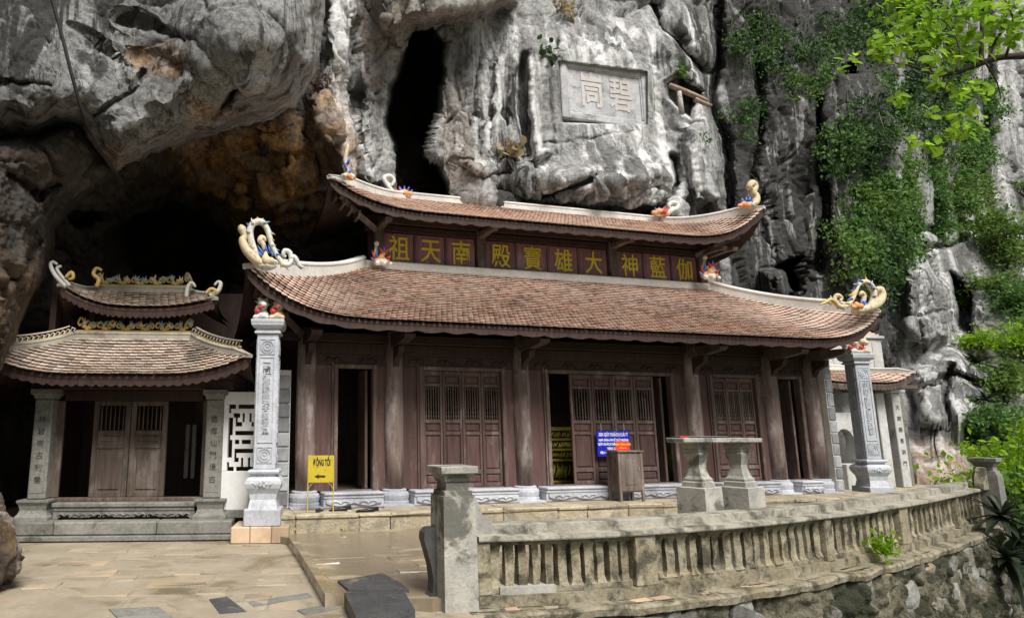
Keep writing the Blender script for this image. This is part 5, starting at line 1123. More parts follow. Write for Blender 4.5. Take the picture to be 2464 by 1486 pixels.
# ------------------------------------------------------------------ retaining wall, balustrade and gateposts
def proj(p):
    d = np.array(p) - CAM; f = d[1] * math.cos(PITCH) + d[2] * math.sin(PITCH); u = -d[1] * math.sin(PITCH) + d[2] * math.cos(PITCH); return CX + FPX * d[0] / f, CY - FPX * u / f
FP = np.array(fpath); seg = np.linalg.norm(np.diff(FP, axis=0), axis=1); ARC = np.concatenate([[0], np.cumsum(seg)]); FPXX = np.array([proj((q[0], q[1], .3))[0] for q in FP])
def at_arc(s): return np.array([np.interp(s, ARC, FP[:, 0]), np.interp(s, ARC, FP[:, 1])])
def dir_arc(s):
    d = at_arc(min(s + .4, ARC[-1])) - at_arc(max(s - .4, 0)); return d / np.linalg.norm(d)
def arc_of_px(x): return float(np.interp(x, FPXX, ARC))
o0 = (float(FP[0, 0]), float(FP[0, 1]), 0.0)
BL = thing('balustrade', 'long curved weathered stone balustrade with square balusters and mossy coping', 'balustrade', (0, 0, 0)); BASE[BL.name] = 0
s0, s1 = arc_of_px(1152), arc_of_px(2366)
def run(a, b, dv, z, n=40): return [tuple(np.append(at_arc(s) + np.array([-dir_arc(s)[1], dir_arc(s)[0]]) * dv, z)) for s in np.linspace(a, b, n)]
def rail(name, mat, prof, a=s0, b=s1, n=150, wob=.006, parent=BL):
    m = MB(); m.sweep(run(a, b, 0, 0, n), prof); v = np.array(m.v); nz_ = np.stack([pnoise(v * 1.6 + 5), pnoise(v * 1.6 + 15), pnoise(v * 1.1 + 25)], -1); m.v = [tuple(q) for q in v + nz_ * wob]; return m.build(name, mat, parent)
R_ = lambda y0, y1, z0, z1: [(-y0, z0), (-y0, z1), (-y1, z1), (-y1, z0)]       # sweep side axis points to the right of travel
rail('base_kerb', M['fence'], R_(0, .30, -.02, .085)); rail('bottom_rail', M['fence'], R_(.055, .205, .087, .135), wob=.004); rail('top_rail', M['fence'], R_(.05, .21, .525, .566), wob=.004)
rail('coping', M['coping'], [(.03, .572), (.035, .585), (.03, .616), (-.27, .626), (-.27, .572)], wob=.007); rail('upper_coping', M['coping'], [(-.13, .62), (-.14, .70), (-.16, .71), (-.34, .71), (-.35, .58), (-.28, .58)], wob=.004)
postpx = [(1166, .06), (1556, .12), (1998, .07), (2180, .14), (2308, .07), (2362, .07)]
parc = [arc_of_px(x) for x, _ in postpx]
for (x, wd), s in zip(postpx, parc):
    p = at_arc(s); d = dir_arc(s); m = MB(); m.box(-wd * 1.1, wd * 1.1, -.005, .25, .085, .567, c=.012, jit=.006)
    o = m.build('fence_post', M['fence'], BL); o.location = (p[0], p[1], 0); o.rotation_euler = (0, 0, math.atan2(d[1], d[0]))
nb = [11, 17, 10, 10, 6]; rj = random.Random(12)
for k in range(5):
    a = parc[k] + postpx[k][1]; b = parc[k + 1] - postpx[k + 1][1]
    for j in range(nb[k]):
        s = a + (b - a) * (j + .5) / nb[k]; p = at_arc(s); d = dir_arc(s); pit = (b - a) / nb[k]; r = min(.055, pit * .33) * rj.uniform(.85, 1.1); m = MB()
        slim = (k == 0 and 1 <= j <= 4); r = r * (.85 if slim else 1)
        m.lathe(0, .13, [(r * 1.35, .133), (r * 1.1, .16), (r * .95, .20), (r * 1.02, .33), (r * .95, .46), (r * 1.1, .50), (r * 1.35, .528)] if not slim else [(r, .133), (r * 1.05, .3), (r * .9, .40), (r, .528)], sq=True, sx=1, sy=1.1)
        v = np.array(m.v); m.v = [tuple(q + np.array([rj.uniform(-.006, .006), rj.uniform(-.006, .006), 0])) for q in v]
        o = m.build('baluster', M['fence'], BL); o.location = (p[0], p[1], 0); o.rotation_euler = (0, 0, math.atan2(d[1], d[0]) + rj.uniform(-.08, .08))
# patched fresh cement on the bottom rail
for xa, xb in ((1205, 1340),):
    m = MB(); sa, sb = arc_of_px(xa), arc_of_px(xb); m.sweep(run(sa, sb, 0, 0, 8), R_(.03, .21, .083, .15)); m.wobble(.006, 4); m.build('cement_patch', M['concrete'], BL)
# retaining wall
RW_ = thing('retaining_wall', 'rough mossy rubble retaining wall below the balustrade', 'wall', (0, 0, -3.9)); BASE[RW_.name] = -3.9
ns, nzz = 420, 90; ss = np.linspace(-.2, ARC[-1] + 4.0, ns)
def ext(s):
    if s <= ARC[-1] and s >= 0: return at_arc(s), dir_arc(s)
    if s < 0: d = dir_arc(0); return at_arc(0) + d * s, d
    d = dir_arc(ARC[-1]); return at_arc(ARC[-1]) + d * (s - ARC[-1]), d
PQ = np.zeros((nzz, ns, 3)); PN = np.zeros_like(PQ)
zz = np.concatenate([np.linspace(-.02, -2.6, nzz - 6), np.linspace(-2.8, -3.95, 6)])
for i, s in enumerate(ss):
    p, d = ext(s); nrm = np.array([d[1], -d[0]])
    for j, z_ in enumerate(zz): o_ = .10 + .10 * (-z_) ** .7 * .5 ; PQ[j, i] = (*(p + nrm * o_), z_); PN[j, i] = (*nrm, 0)
f = PQ.reshape(-1, 3); d1, d2, cid = worley(f * np.array([4.6, 4.6, 5.0]) + .3 * np.stack([pnoise(f * 2), pnoise(f * 2 + 7), pnoise(f * 2 + 3)], -1), 8)
dis = .07 * np.clip((d2 - d1) * 3, 0, 1) * ((cid >> np.uint32(7)) % 5 / 4.) + .07 * fbm(f * 1.3, 4, 2) + .035 * fbm(f * 5, 3, 5, True); dis = dis * (np.clip(-f[:, 2] * 6, .15, 1)); PQ = PQ + PN * dis.reshape(nzz, ns, 1)
idx = np.arange(ns * nzz).reshape(nzz, ns); q = np.stack([idx[:-1, :-1], idx[1:, :-1], idx[1:, 1:], idx[:-1, 1:]], -1).reshape(-1, 4)
new_obj('mortar_face', np_mesh('mortar_face', PQ.reshape(-1, 3), q, M['rubblem'], True), RW_)
# ledge on top of the wall and individual rubble stones
m = MB(); m.sweep(run(-.0, ARC[-1], 0, 0, 160), [(.20, -.11), (.21, -.05), (.19, -.024), (-.05, -.022), (-.05, -.11)]); m.wobble(.03, 2.0); m.wobble(.012, 9); m.build('ledge', M['fence'], RW_)
rs = random.Random(31); stones = []
for k in range(6):
    m = MB(); m.ball((0, 0, 0), 1.0, 9, 7); v = np.array(m.v); v = v * (1 + .32 * pnoise(v * 1.3 + k * 9.7)[:, None]) ; v = np.clip(v, -.78, .74) * 1.2; v = v + .13 * np.stack([pnoise(v * 3 + 2 + k), pnoise(v * 3 + 5 + k), pnoise(v * 3 + 8 + k)], -1); m.v = [tuple(q) for q in v]; stones.append(m.mesh('rubble_stone', M['rubble']))
for k in range(230):
    s = rs.uniform(0, ARC[-1] + .5); z_ = -.12 - 1.9 * rs.random() ** 1.2; p, d = ext(s); nrm = np.array([d[1], -d[0]]); o_ = .10 + .05 * (-z_) ** .7 + .005
    o = bpy.data.objects.new('rubble_stone', stones[k % 6]); COL.objects.link(o); o.parent = RW_; r = rs.uniform(.05, .16); p = p + nrm * o_
    o.location = (p[0], p[1], z_ + 3.9); o.scale = (r * rs.uniform(.9, 1.6), .035 + r * .3, r * rs.uniform(.7, 1.2)); o.rotation_euler = (rs.uniform(-.2, .2), rs.uniform(-.6, .6), math.atan2(d[1], d[0]) + rs.uniform(-.15, .15))
# brick course under the first bay
for k in range(16):
    s = s0 + .02 + k * .235; p = at_arc(s); d = dir_arc(s); m = MB(); m.box(-.112, .112, -.10, .05, -.095, -.024, c=.012, jit=.01); o = m.build('brick', M['brick'] if k % 3 else M['sandy'], RW_); o.location = (p[0], p[1], 3.9); o.rotation_euler = (0, 0, math.atan2(d[1], d[0]))
def gatepost(loc, rz, s, label, mat, h=1.0):
    p = thing('gatepost', label, 'post', loc, rz, None, 'square stone end posts of the balustrade'); w_ = .165 * s; BASE[p.name] = 0
    m = MB(); m.lathe(0, 0, [(w_ * 1.02, -.02), (w_, .5 * h), (w_ * .985, h - .03), (w_ * .96, h)], sq=True); v = np.array(m.v); m.build('shaft', mat, p)
    m = MB(); m.lathe(0, 0, [(w_ * .86, h - .001), (w_ * .84, h + .045), (w_ * .70, h + .05), (w_ * .68, h + .12), (w_ * .76, h + .13)], sq=True); m.build('neck', mat, p)
    m = MB(); m.lathe(0, 0, [(w_ * .76, h + .131), (w_ * .84, h + .17), (w_ * .98, h + .195), (w_ * 1.12, h + .21), (w_ * 1.14, h + .265), (w_ * 1.10, h + .272)], sq=True); m.build('cap', mat, p); return p
g0 = atz(1092., 1468., 0.); G = gatepost((g0[0] + .03, g0[1] + .17, 0), math.radians(17), 1.0, 'square weathered concrete gatepost with flared cap at the balustrade end', M['concrete'])
m = MB(); m.prism([(.17, .60), (.17, .98), (.24, .96), (.29, .88), (.31, .80), (.40, .755), (.42, .60)], lambda x, z, k: (x, .0 + .12 * k, z)); m.build('side_wing', M['concrete'], G)
m = MB(); m.prism([(-.17, .70), (-.24, .70), (-.285, .66), (-.29, .60), (-.26, .50), (-.22, .36), (-.20, .22), (-.215, .12), (-.26, .06), (-.17, .06)], lambda x, z, k: (x, .02 + .14 * k, z)); m.build('scroll_buttress', M['darkst'], G)
ge = atz(2372., 1262., 0.); G2 = gatepost((ge[0] + .25, ge[1] + .1, 0), math.radians(35), 1.05, 'dark mossy stone post closing the far end of the balustrade', M['stoneg'], .86)
m = MB(); m.prism([(-.17, .60), (-.17, .98), (-.27, .96), (-.33, .88), (-.42, .80), (-.46, .70), (-.46, .60)], lambda x, z, k: (x, -.04 + .12 * k, z)); m.build('side_wing', M['fence'], G2)
# ------------------------------------------------------------------ stone offering table
tp_ = aty(1725., 1150., 9.45); AT = thing('stone_table', 'stone offering table, thick slab on two carved pedestal legs behind the balustrade', 'table', (tp_[0], tp_[1], .1), math.radians(4)); BASE[AT.name] = .1
zs_ = aty(1725., 1052., 9.4)[2]
m = MB(); m.box(-.56, .55, -.25, .25, zs_ - .07, zs_, c=.012, jit=.006); m.build('table_top', M['concrete'], AT)
for k, x in enumerate((-.27, .33)):
    lg = MB(); rz = math.radians(29); zb_ = .85
    lg.lathe(0, 0, [(.212, .09), (.212, .30), (.208, zb_ - .01), (.195, zb_)], sq=True); lo = lg.build('leg_block', M['concrete'], AT); lo.location = (x, 0, -.1); lo.rotation_euler = (0, 0, rz)
    lg = MB(); H = zs_ - .075 - zb_; zf = lambda f: zb_ + f * H
    lg.lathe(0, 0, [(.15, zf(.0) + .002), (.15, zf(.10)), (.132, zf(.13)), (.136, zf(.17)), (.105, zf(.24)), (.082, zf(.40)), (.078, zf(.5)), (.098, zf(.64)), (.115, zf(.72)), (.117, zf(.76)), (.104, zf(.79)), (.115, zf(.83)), (.104, zf(.87)), (.125, zf(.93)), (.13, zf(1.0))], sq=True); lo = lg.build('leg', M['concrete'], AT); lo.location = (x, 0, -.1); lo.rotation_euler = (0, 0, rz)
MT = thing('offering_tray', 'thin dark tray lying on the stone offering table', 'tray', (tp_[0] - .12, tp_[1] + .02, zs_ + .001), math.radians(2)); part('tray_base', M['cable'], MT, (-.42, .32, -.15, .15, .001, .012), c=.004); part('tray_cloth', M['metal'], MT, (-.38, .28, -.12, .12, .013, .017), c=.001); part('tray_edge', M['red'], MT, (-.42, -.30, -.16, -.151, .0, .022), c=.003)
# ------------------------------------------------------------------ donation cabinet and signs
cp = atz(1515., 1206., .352); CB = thing('donation_cabinet', 'small worn wooden cabinet on legs standing in front of the temple doors', 'cabinet', (cp[0], cp[1] + .12, .352), math.radians(11)); BASE[CB.name] = 0
hz = aty(1515., 1083., cp[1])[2] - .352; WG = M['woodl']; hw = .245; dp = .2
for sx in (-1, 1):
    for sy in (-1, 1): part('leg', WG, CB, (sx * hw - .025 * (sx > 0) * 2 + .0, sx * hw + (.05 if sx < 0 else 0), sy * dp - (.05 if sy > 0 else 0), sy * dp + (.05 if sy < 0 else 0), 0, hz - .03), c=.006)
part('top_board', WG, CB, (-hw - .02, hw + .02, -dp - .02, dp + .02, hz - .029, hz), c=.006)
part('carcass', WG, CB, (-hw + .05, hw - .05, -dp + .015, dp - .015, .17, hz - .03), (-hw + .012, -hw + .049, -dp + .051, dp - .051, .17, hz - .03), (hw - .049, hw - .012, -dp + .051, dp - .051, .17, hz - .03), c=.003)
m = MB(); m.box(-hw + .052, hw - .052, -dp + .002, -dp + .014, .19, hz - .06, c=.003); dr = m.build('door', WG, CB)
part('door_panel', M['woodl'], dr, (-.11, .11, -dp - .006, -dp + .001, .30, hz - .16), c=.008); part('handle', M['metal'], dr, (.14, .155, -dp - .018, -dp, .55, .60), c=.004); part('side_panel', M['wood'], CB, (-hw + .004, -hw + .011, -.1, .1, .28, hz - .14), c=.003)
cz = .352 + hz
RS = thing('red_sign', 'small red sign with yellow lettering standing on the wooden cabinet', 'sign', (cp[0] - .05, cp[1] + .06, cz + .001), math.radians(11)); part('sign_board', M['reds'], RS, (-.13, .15, -.006, .006, 0, .165), c=.002)
put_text('HÒM CÔNG ĐỨC', .042, .001, M['yellp'], RS, (.01, -.0075, .105), 0, .001); put_text('Donation box', .026, .001, M['yellp'], RS, (.01, -.0075, .045), 0, .0005)
vb = -.1; bu0, bu1 = TF.U(1437, 1066, vb), TF.U(1516, 1066, vb); bz0, bz1 = TF.Z(1440, 1098, vb), TF.Z(1476, 1036, vb); bw = TF.w((bu0 + bu1) / 2, vb, bz0)
BS = thing('blue_sign', 'blue notice board with white lettering hung on the temple doors', 'sign', tuple(bw), TF.th); hwb = (bu1 - bu0) / 2; hb_ = bz1 - bz0
part('sign_board', M['blues'], BS, (-hwb, hwb, 0, .02, 0, hb_), c=.003)
for t_, sz, fz, dx in (('XIN QÚY KHÁCH LƯU Ý', .088, .85, 0), ('NHÀ CHÙA LÀM LỄ THẮP HƯƠNG', .052, .64, .0), ('QÚY KHÁCH DÂNG HƯƠNG', .060, .48, -.02), ('VÀO LỄ PHẬT', .060, .31, .04), ('YÊU CẦU QÚY KHÁCH', .056, .15, -.02)):
    me = text_mesh(t_, sz, .0015, M['whitep'], .003); xs_ = [q.co.x for q in me.vertices]; wdt = max(xs_) - min(xs_); o = new_obj('lettering', me, BS); o.location = (dx, -.002, hb_ * fz); o.rotation_euler = (math.pi / 2, 0, 0); k = min(1, 2 * hwb * .9 / wdt); o.scale = (k, 1, 1)
for x in (-hwb * .7, hwb * .7): part('hanger', M['metal'], BS, (x - .006, x + .006, .004, .012, hb_ + .0, hb_ + .14), c=.002)
# yellow sign stand
yb = atz(770., 1272., .105); YS = thing('sign_stand', 'yellow metal sign stand with black lettering and left arrow beside the temple door', 'sign', (yb[0], yb[1], .105), math.radians(6)); BASE[YS.name] = 0
zt_ = aty(768., 1095., yb[1])[2] - .105; zm = aty(768., 1160., yb[1])[2] - .105; zlow = aty(768., 1252., yb[1])[2] - .105; hx = .2
m = MB(); m.box(-hx, hx, -.012, .0, zm, zt_, c=.003); m.build('sign_panel', M['signy'], YS)
for t_, sz, z_, k, rz in (('ĐỘNG TỐI', .118, zt_ - .115, 1, 0),):
    me = text_mesh(t_, sz, .001, M['black'], .005); xs_ = [q.co.x for q in me.vertices]; o = new_obj('lettering', me, YS); o.location = (.015, -.014, z_); o.rotation_euler = (math.pi / 2, 0, 0); o.scale = (.27 / (max(xs_) - min(xs_)), 1.15, 1)
m = MB(); za = zm + .095; m.prism([(-.10, za), (-.03, za + .035), (-.03, za + .015), (.07, za + .015), (.07, za - .015), (-.03, za - .015), (-.03, za - .035)], lambda x, z, k: (x, -.0165 + k * .004, z)); m.build('arrow', M['black'], YS)
for sx in (-1, 1):
    m = MB(); m.tube([(sx * hx, .004, zt_), (sx * hx, .004, zlow)], .009, 6); m.build('upright', M['yrod'], YS)
    m = MB(); m.tube([(sx * hx, 0, zm - .10), (sx * (hx - .05), 0, zm - .03), (sx * (hx - .1), 0, zm)], .004, 5); m.build('brace', M['yrod'], YS)
    for sy in (-1, 1):
        m = MB(); pth = smooth_path([(sx * hx, 0, zlow), (sx * hx + sx * .05 * (1 if sy < 0 else .3), sy * .08, zlow + .0), (sx * hx + sx * .10, sy * .16, zlow - .08), (sx * hx + sx * .14, sy * .23, .035), (sx * hx + sx * .17, sy * .27, .014), (sx * hx + sx * .19, sy * .30, .03), (sx * hx + sx * .18, sy * .285, .05), (sx * hx + sx * .165, sy * .27, .04)], 4)
        m.tube([tuple(q) for q in pth], .008, 6); m.build('foot', M['yrod'], YS, True)
m = MB(); m.tube([(-hx, .004, zlow), (hx, .004, zlow)], .008, 6); m.build('crossbar', M['yrod'], YS)
# shoes left on the platform
def shoe(px, py, rz, label, grp):
    p = atz(float(px), float(py), .353); s = thing('shoe', label, 'shoe', (p[0], p[1] + .04, .353), rz, None, grp); BASE[s.name] = 0
    m = MB(); n = 12; secs = [(-.13, .028, .02, .055), (-.12, .034, .02, .062), (-.06, .034, .02, .055), (0, .034, .018, .042), (.06, .042, .016, .040), (.11, .040, .014, .034), (.145, .026, .012, .024), (.158, .010, .012, .016)]
    vs = []
    for x, hw_, z0, z1 in secs:
        for i in range(n):
            a = 2 * math.pi * i / n; vs.append((x, hw_ * math.cos(a), (z0 + z1) / 2 + (z1 - z0) / 2 * math.sin(a)))
    m.add(vs, [[j * n + i, j * n + (i + 1) % n, (j + 1) * n + (i + 1) % n, (j + 1) * n + i] for j in range(len(secs) - 1) for i in range(n)] + [list(range(n))[::-1], [(len(secs) - 1) * n + i for i in range(n)]])
    m.build('upper', M['leather'], s, True); m = MB()
    m.prism([(-.135, 0), (-.13, .03), (-.06, .025), (0, .014), (.16, .012), (.158, .002), (-.02, .004), (-.07, .0)], lambda x, z, k: (x, -.03 + .06 * k, z)); m.build('sole', M['cable'], s); m = MB(); m.ball((-.03, 0, .05), (.075, .022, .006), 10, 4); m.build('insole', M['wood_shade'], s, True)
PAIR = 'black shoes left in front of the temple'
shoe(768, 1231, math.radians(80), 'single black shoe with its toe to the temple, behind the yellow sign stand', PAIR)
for i, (x, y, rz) in enumerate(((815, 1229, -170), (826, 1226, -150))): shoe(x, y, math.radians(rz), ('black slip-on shoe in front in the pair next to the yellow sign stand', 'black slip-on shoe half hidden behind its mate next to the yellow sign stand')[i], PAIR)
for i, (x, y, rz) in enumerate(((880, 1231, 190), (893, 1229, 215))): shoe(x, y, math.radians(rz), ('glossy black shoe below the second temple column, lying in front of its mate', 'glossy black shoe below the second temple column, behind its mate with heel out')[i], PAIR)
# gilded altar and vase seen through the middle doorway
ga = TF.w(TF.U(1352, 1100, .7), .7, .586); GA = thing('gilded_altar', 'carved gilded altar front seen through the open middle doorway', 'altar', tuple(ga), TF.th); BASE[GA.name] = 0
part('altar_body', M['wood_shade'], GA, (-.5, .5, .02, .5, 0, 1.0))
zrow = [0, .42, .62, .82, 1.02]
for i in range(4):
    part('rail', M['goldw'], GA, (-.52, .52, -.02, .019, zrow[i] + .001, zrow[i] + .05)); m = MB(); r = random.Random(i)
    for k in range(26):
        x = -.48 + .96 * k / 25; zc = (zrow[i] + zrow[i + 1]) / 2 + .025; hh = (zrow[i + 1] - zrow[i] - .06) / 2
        m.tube([(x - .03, .0, zc - hh * r.uniform(.4, .9)), (x + r.uniform(-.03, .03), -.012, zc), (x + .02, .0, zc + hh * r.uniform(.4, .9))], [.012, .02, .008], 5)
    q = m.build('carved_fret', M['goldw'], GA, True); q['kind'] = 'stuff'
part('rail', M['goldw'], GA, (-.54, .54, -.03, .3, 1.02, 1.09))
vz = TF.w(TF.U(1603, 1000, .8), .8, .586)
VS = thing('flower_vase', 'leafy flower vase inside the right side of the middle doorway', 'vase', tuple(vz)); BASE[VS.name] = 0
m = MB(); m.lathe(0, 0, [(.07, 0), (.12, .25), (.15, .5), (.10, .75), (.07, .9), (.10, 1.0)], 14); m.build('vase', M['goldw'], VS, True)
# ------------------------------------------------------------------ the shrine on the right
so_ = atz(2003., 1176., .2); SF = Fr((so_[0], so_[1]), 12.0, .2)
H_ = fthing('roadside_shrine', 'little white shrine with tiled roof and arched niche beside the rock face', 'shrine', SF); PL = M['plasterg']
uR = SF.U(2205, 1100, .3); part('shrine_floor', M['sandy'], H_, (-.3, uR + .5, -.5, 2.2, -.02, .2), c=.02); part('entry_step', M['stoneg'], H_, (SF.U(2130, 1170, -.3), uR + .3, -.9, -.502, -.02, .12), c=.015)
za, zb2 = SF.Z(2030, 992, .0), SF.Z(2030, 1115, .0); ua, ub = SF.U(2012, 1060, 0), SF.U(2056, 1060, 0); uc = (ua + ub) / 2; rr_ = (ub - ua) / 2
pts = [(-.2, .2), (-.2, za), (1.0, za), (1.0, .2), (ub, .2), (ub, zb2 + .55)] + [(uc + rr_ * math.cos(a), zb2 + .55 + rr_ * 1.1 * math.sin(a)) for a in np.linspace(0, math.pi, 9)][1:-1] + [(ua, zb2 + .55), (ua, .2)]
m = MB(); m.prism(pts, lambda x, z, k: (x, .0 + .25 * k, z)); m.build('arched_wall', PL, H_); part('niche_sill', PL, H_, (ua - .05, ub + .3, -.25, .24, .2, zb2), c=.012); part('niche_back', M['stoneg'], H_, (ua - .1, ub + .1, .7, .75, .2, za))
zt3 = SF.Z(2100, 935, .3)
for px, nm in ((2122, 'c'), (2160, 'd')):
    u = SF.U(px, 1050, .1); m = MB(); m.box(u - .13, u + .13, .0, .3, .2, zt3 - .12, c=.015); cl = m.build('shrine_column', PL, H_)
    if nm == 'd':
        for j, ch in enumerate('天開勝景洞門'): put_text(ch, .13, .003, M['faded'], cl, (u, -.003, zt3 - .5 - j * .28), 0, 0, 'character')
        m = MB(); m.box(u - .22, u + .24, -.08, .38, zt3 - .118, zt3 - .02, c=.02); m.build('column_capital', PL, H_)
part('back_wall', PL, H_, (-.2, uR, 1.6, 1.75, .2, zt3 + .5)); part('side_wall', M['stoneg'], H_, (SF.U(2128, 1050, .4) , SF.U(2128, 1050, .4) + .9, .5, .62, .2, zt3)); part('roof_beam', M['woodg'], H_, (-.2, uR - .1, -.1, .5, zt3 - .015, zt3 + .08))
S5, R5 = roof(H_, SF, 'shrine_roof', -.55, SF.U(2196, 915, -.4), -.45, .75, .5, .75, zt3 + .06, SF.Z(2090, 893, .75), .12, .3, 1.0, .05, .12, 9, M['tile'], M['woodg'], 1.7, 120, .14, .16, 2.6, 9)
z9 = SF.Z(2060, 893, .9); z8 = SF.Z(2060, 815, .9); part('upper_block', PL, H_, (.0, SF.U(2118, 860, .9), .8, 1.5, z9 - .2, z8), c=.02); part('upper_cornice', PL, H_, (-.06, SF.U(2122, 860, .9), .74, 1.56, z8 + .001, z8 + .08), c=.015)
part('red_couplet', M['pink'], H_, (SF.U(2102, 860, .79), SF.U(2110, 860, .79), .785, .799, z9 + .05, z8 - .1))
for k in range(3):
    m = MB(); m.box(.05 + .0 * k, SF.U(2116, 860, .9) - .05, .78 + .1 * k, 1.0 + .1 * k, z8 + .082 + .05 * k, z8 + .13 + .05 * k, c=.01); m.build('tile_course', M['tile'], H_)
# ------------------------------------------------------------------ carved plaque, log in its niche, cable
vpq = 3.17; qa = [TF.loc(*p, vpq) for p in ((1342, 146), (1558, 172), (1556, 300), (1352, 298))]
cxp = sum(q[0] for q in qa) / 4; czp = sum(q[2] for q in qa) / 4; hwq = (qa[1][0] + qa[2][0] - qa[0][0] - qa[3][0]) / 4; hhq = (qa[0][2] + qa[1][2] - qa[2][2] - qa[3][2]) / 4
PQo = thing('carved_plaque', 'large carved stone plaque with two pink characters set in the cliff face', 'plaque', tuple(TF.w(cxp, vpq, czp - hhq)), TF.th); BASE[PQo.name] = 0
tl_ = -.07
def pb(name, mat, x0, x1, z0, z1, y0, y1, c=.02): m = MB(); m.box(x0, x1, y0, y1, z0, z1, c=c); m.wobble(.012, 2.0); return m.build(name, mat, PQo)
pb('tablet', M['carved'], -hwq + .2, hwq - .2, .2, 2 * hhq - .2, -.02, .3)
pb('frame_side', M['carved'], -hwq, -hwq + .2, 0, 2 * hhq, -.09, .3); pb('frame_side', M['carved'], hwq - .2, hwq, 0, 2 * hhq, -.09, .3); pb('frame_top', M['carved'], -hwq + .201, hwq - .201, 2 * hhq - .2, 2 * hhq - .002, -.085, .3); pb('frame_bottom', M['carved'], -hwq + .201, hwq - .201, .002, .2, -.085, .3)
for x in (-hwq + .205, hwq - .245): pb('inner_bead', M['carved'], x, x + .04, .24, 2 * hhq - .24, -.055, -.01, .008)
pb('inner_bead', M['carved'], -hwq + .205, hwq - .205, 2 * hhq - .24, 2 * hhq - .2, -.054, -.01, .008)
put_text('峝', .98, .009, M['pink'], PQo, (-hwq * .3, -.026, hhq), 0, .02, 'character', (.78, 1.08)); put_text('碧', .98, .009, M['pink'], PQo, (hwq * .36, -.026, hhq - .02), 0, .016, 'character', (.74, 1.08))
p1, p2 = TF.loc(1612, 205, 2.9), TF.loc(1710, 246, 2.8); lw = TF.w(*p1); LG = thing('log_prop', 'old log resting across a small rock niche above the temple roof', 'log', tuple(lw)); BASE[LG.name] = 0
d_ = TF.w(*p2) - lw; m = MB(); m.tube([tuple(d_ * t) for t in (0, .3, .65, .9)], [.07, .075, .07, .06], 9); m.wobble(.01, 5); m.build('log', M['log'], LG, True); m = MB(); m.tube([tuple(d_ * .6 + np.array([0, 0, -.12])), tuple(d_ + np.array([0, 0, -.12]))], [.07, .05], 8); m.build('log', M['log'], LG, True)
m = MB(); b0_ = d_ * .22; m.tube([tuple(b0_ + np.array([0, 0, -.08])), tuple(b0_ + np.array([.02, 0, -.75]))], [.06, .08], 7); m.build('prop_stone', M['concrete'], LG, True)
ca = [aty(float(x), float(y), Y_) for x, y, Y_ in ((95, -120, 7.3), (120, -20, 7.4), (150, 90, 7.5), (178, 200, 7.6), (205, 290, 7.8), (235, 350, 8.2), (275, 412, 9.0), (300, 440, 10.0))]
m = MB(); m.tube([tuple(q) for q in smooth_path(ca, 4)], .022, 7); cb_ = m.build('power_cable', M['cable'], None, True); tag(cb_, 'black cable hanging across the overhanging rock', 'cable')
ch = MB(); a, b = TF.loc(612, 705, -1.15), TF.w(0, 0, 0); w0 = TF.w(*TF.loc(640, 690, -1.1)); w1 = np.array([bx_[0] + .13, bx_[1] + .35, 3.6]); ch.tube([tuple(w0 * (1 - t) + w1 * t) for t in np.linspace(0, 1, 6)], .012, 6); co = ch.build('iron_tie', M['log'], None, True); tag(co, 'thin iron tie running from the roof corner down to the stone pillar', 'rod')
# ------------------------------------------------------------------ vegetation
LEAF = np.array([(0, 0, 0), (.28, .38, .05), (.24, .75, .02), (0, 1.0, -.06), (-.24, .75, .02), (-.28, .38, .05), (0, .5, -.02)])
LEAF_F = np.array([(0, 1, 6), (1, 2, 6), (2, 3, 6), (3, 4, 6), (4, 5, 6), (5, 0, 6)])
LEAF4 = np.array([(0, 0, 0), (.3, .5, .04), (0, 1.0, -.05), (-.3, .5, .04)]); LEAF4_F = np.array([(0, 1, 2), (0, 2, 3)])
def leaf_cloud(name, pts, dirs, nrm, size, mat, parent, rich=False, rng=None):
    rng = rng or RNG; T_, F_ = (LEAF, LEAF_F) if rich else (LEAF4, LEAF4_F); n = len(pts)
    d = dirs / (np.linalg.norm(dirs, axis=1, keepdims=True) + 1e-9); a = np.cross(d, nrm); a /= np.linalg.norm(a, axis=1, keepdims=True) + 1e-9; c = np.cross(a, d)
    s = np.asarray(size).reshape(-1, 1) * np.ones((n, 1))
    V = pts[:, None] + (T_[None, :, :1] * a[:, None] + T_[None, :, 1:2] * d[:, None] + T_[None, :, 2:] * c[:, None]) * s[:, None]
    F2 = (F_[None] + (np.arange(n) * len(T_))[:, None, None]).reshape(-1, 3); rnd = np.repeat(rng.uniform(0, 1, n), len(F_))
    return new_obj(name, np_mesh(name, V.reshape(-1, 3), F2, mat, False, rnd), parent)
def rdir(n, rng, down=0.0):
    v = rng.normal(0, 1, (n, 3)); v[:, 2] -= down; return v / np.linalg.norm(v, axis=1, keepdims=True)
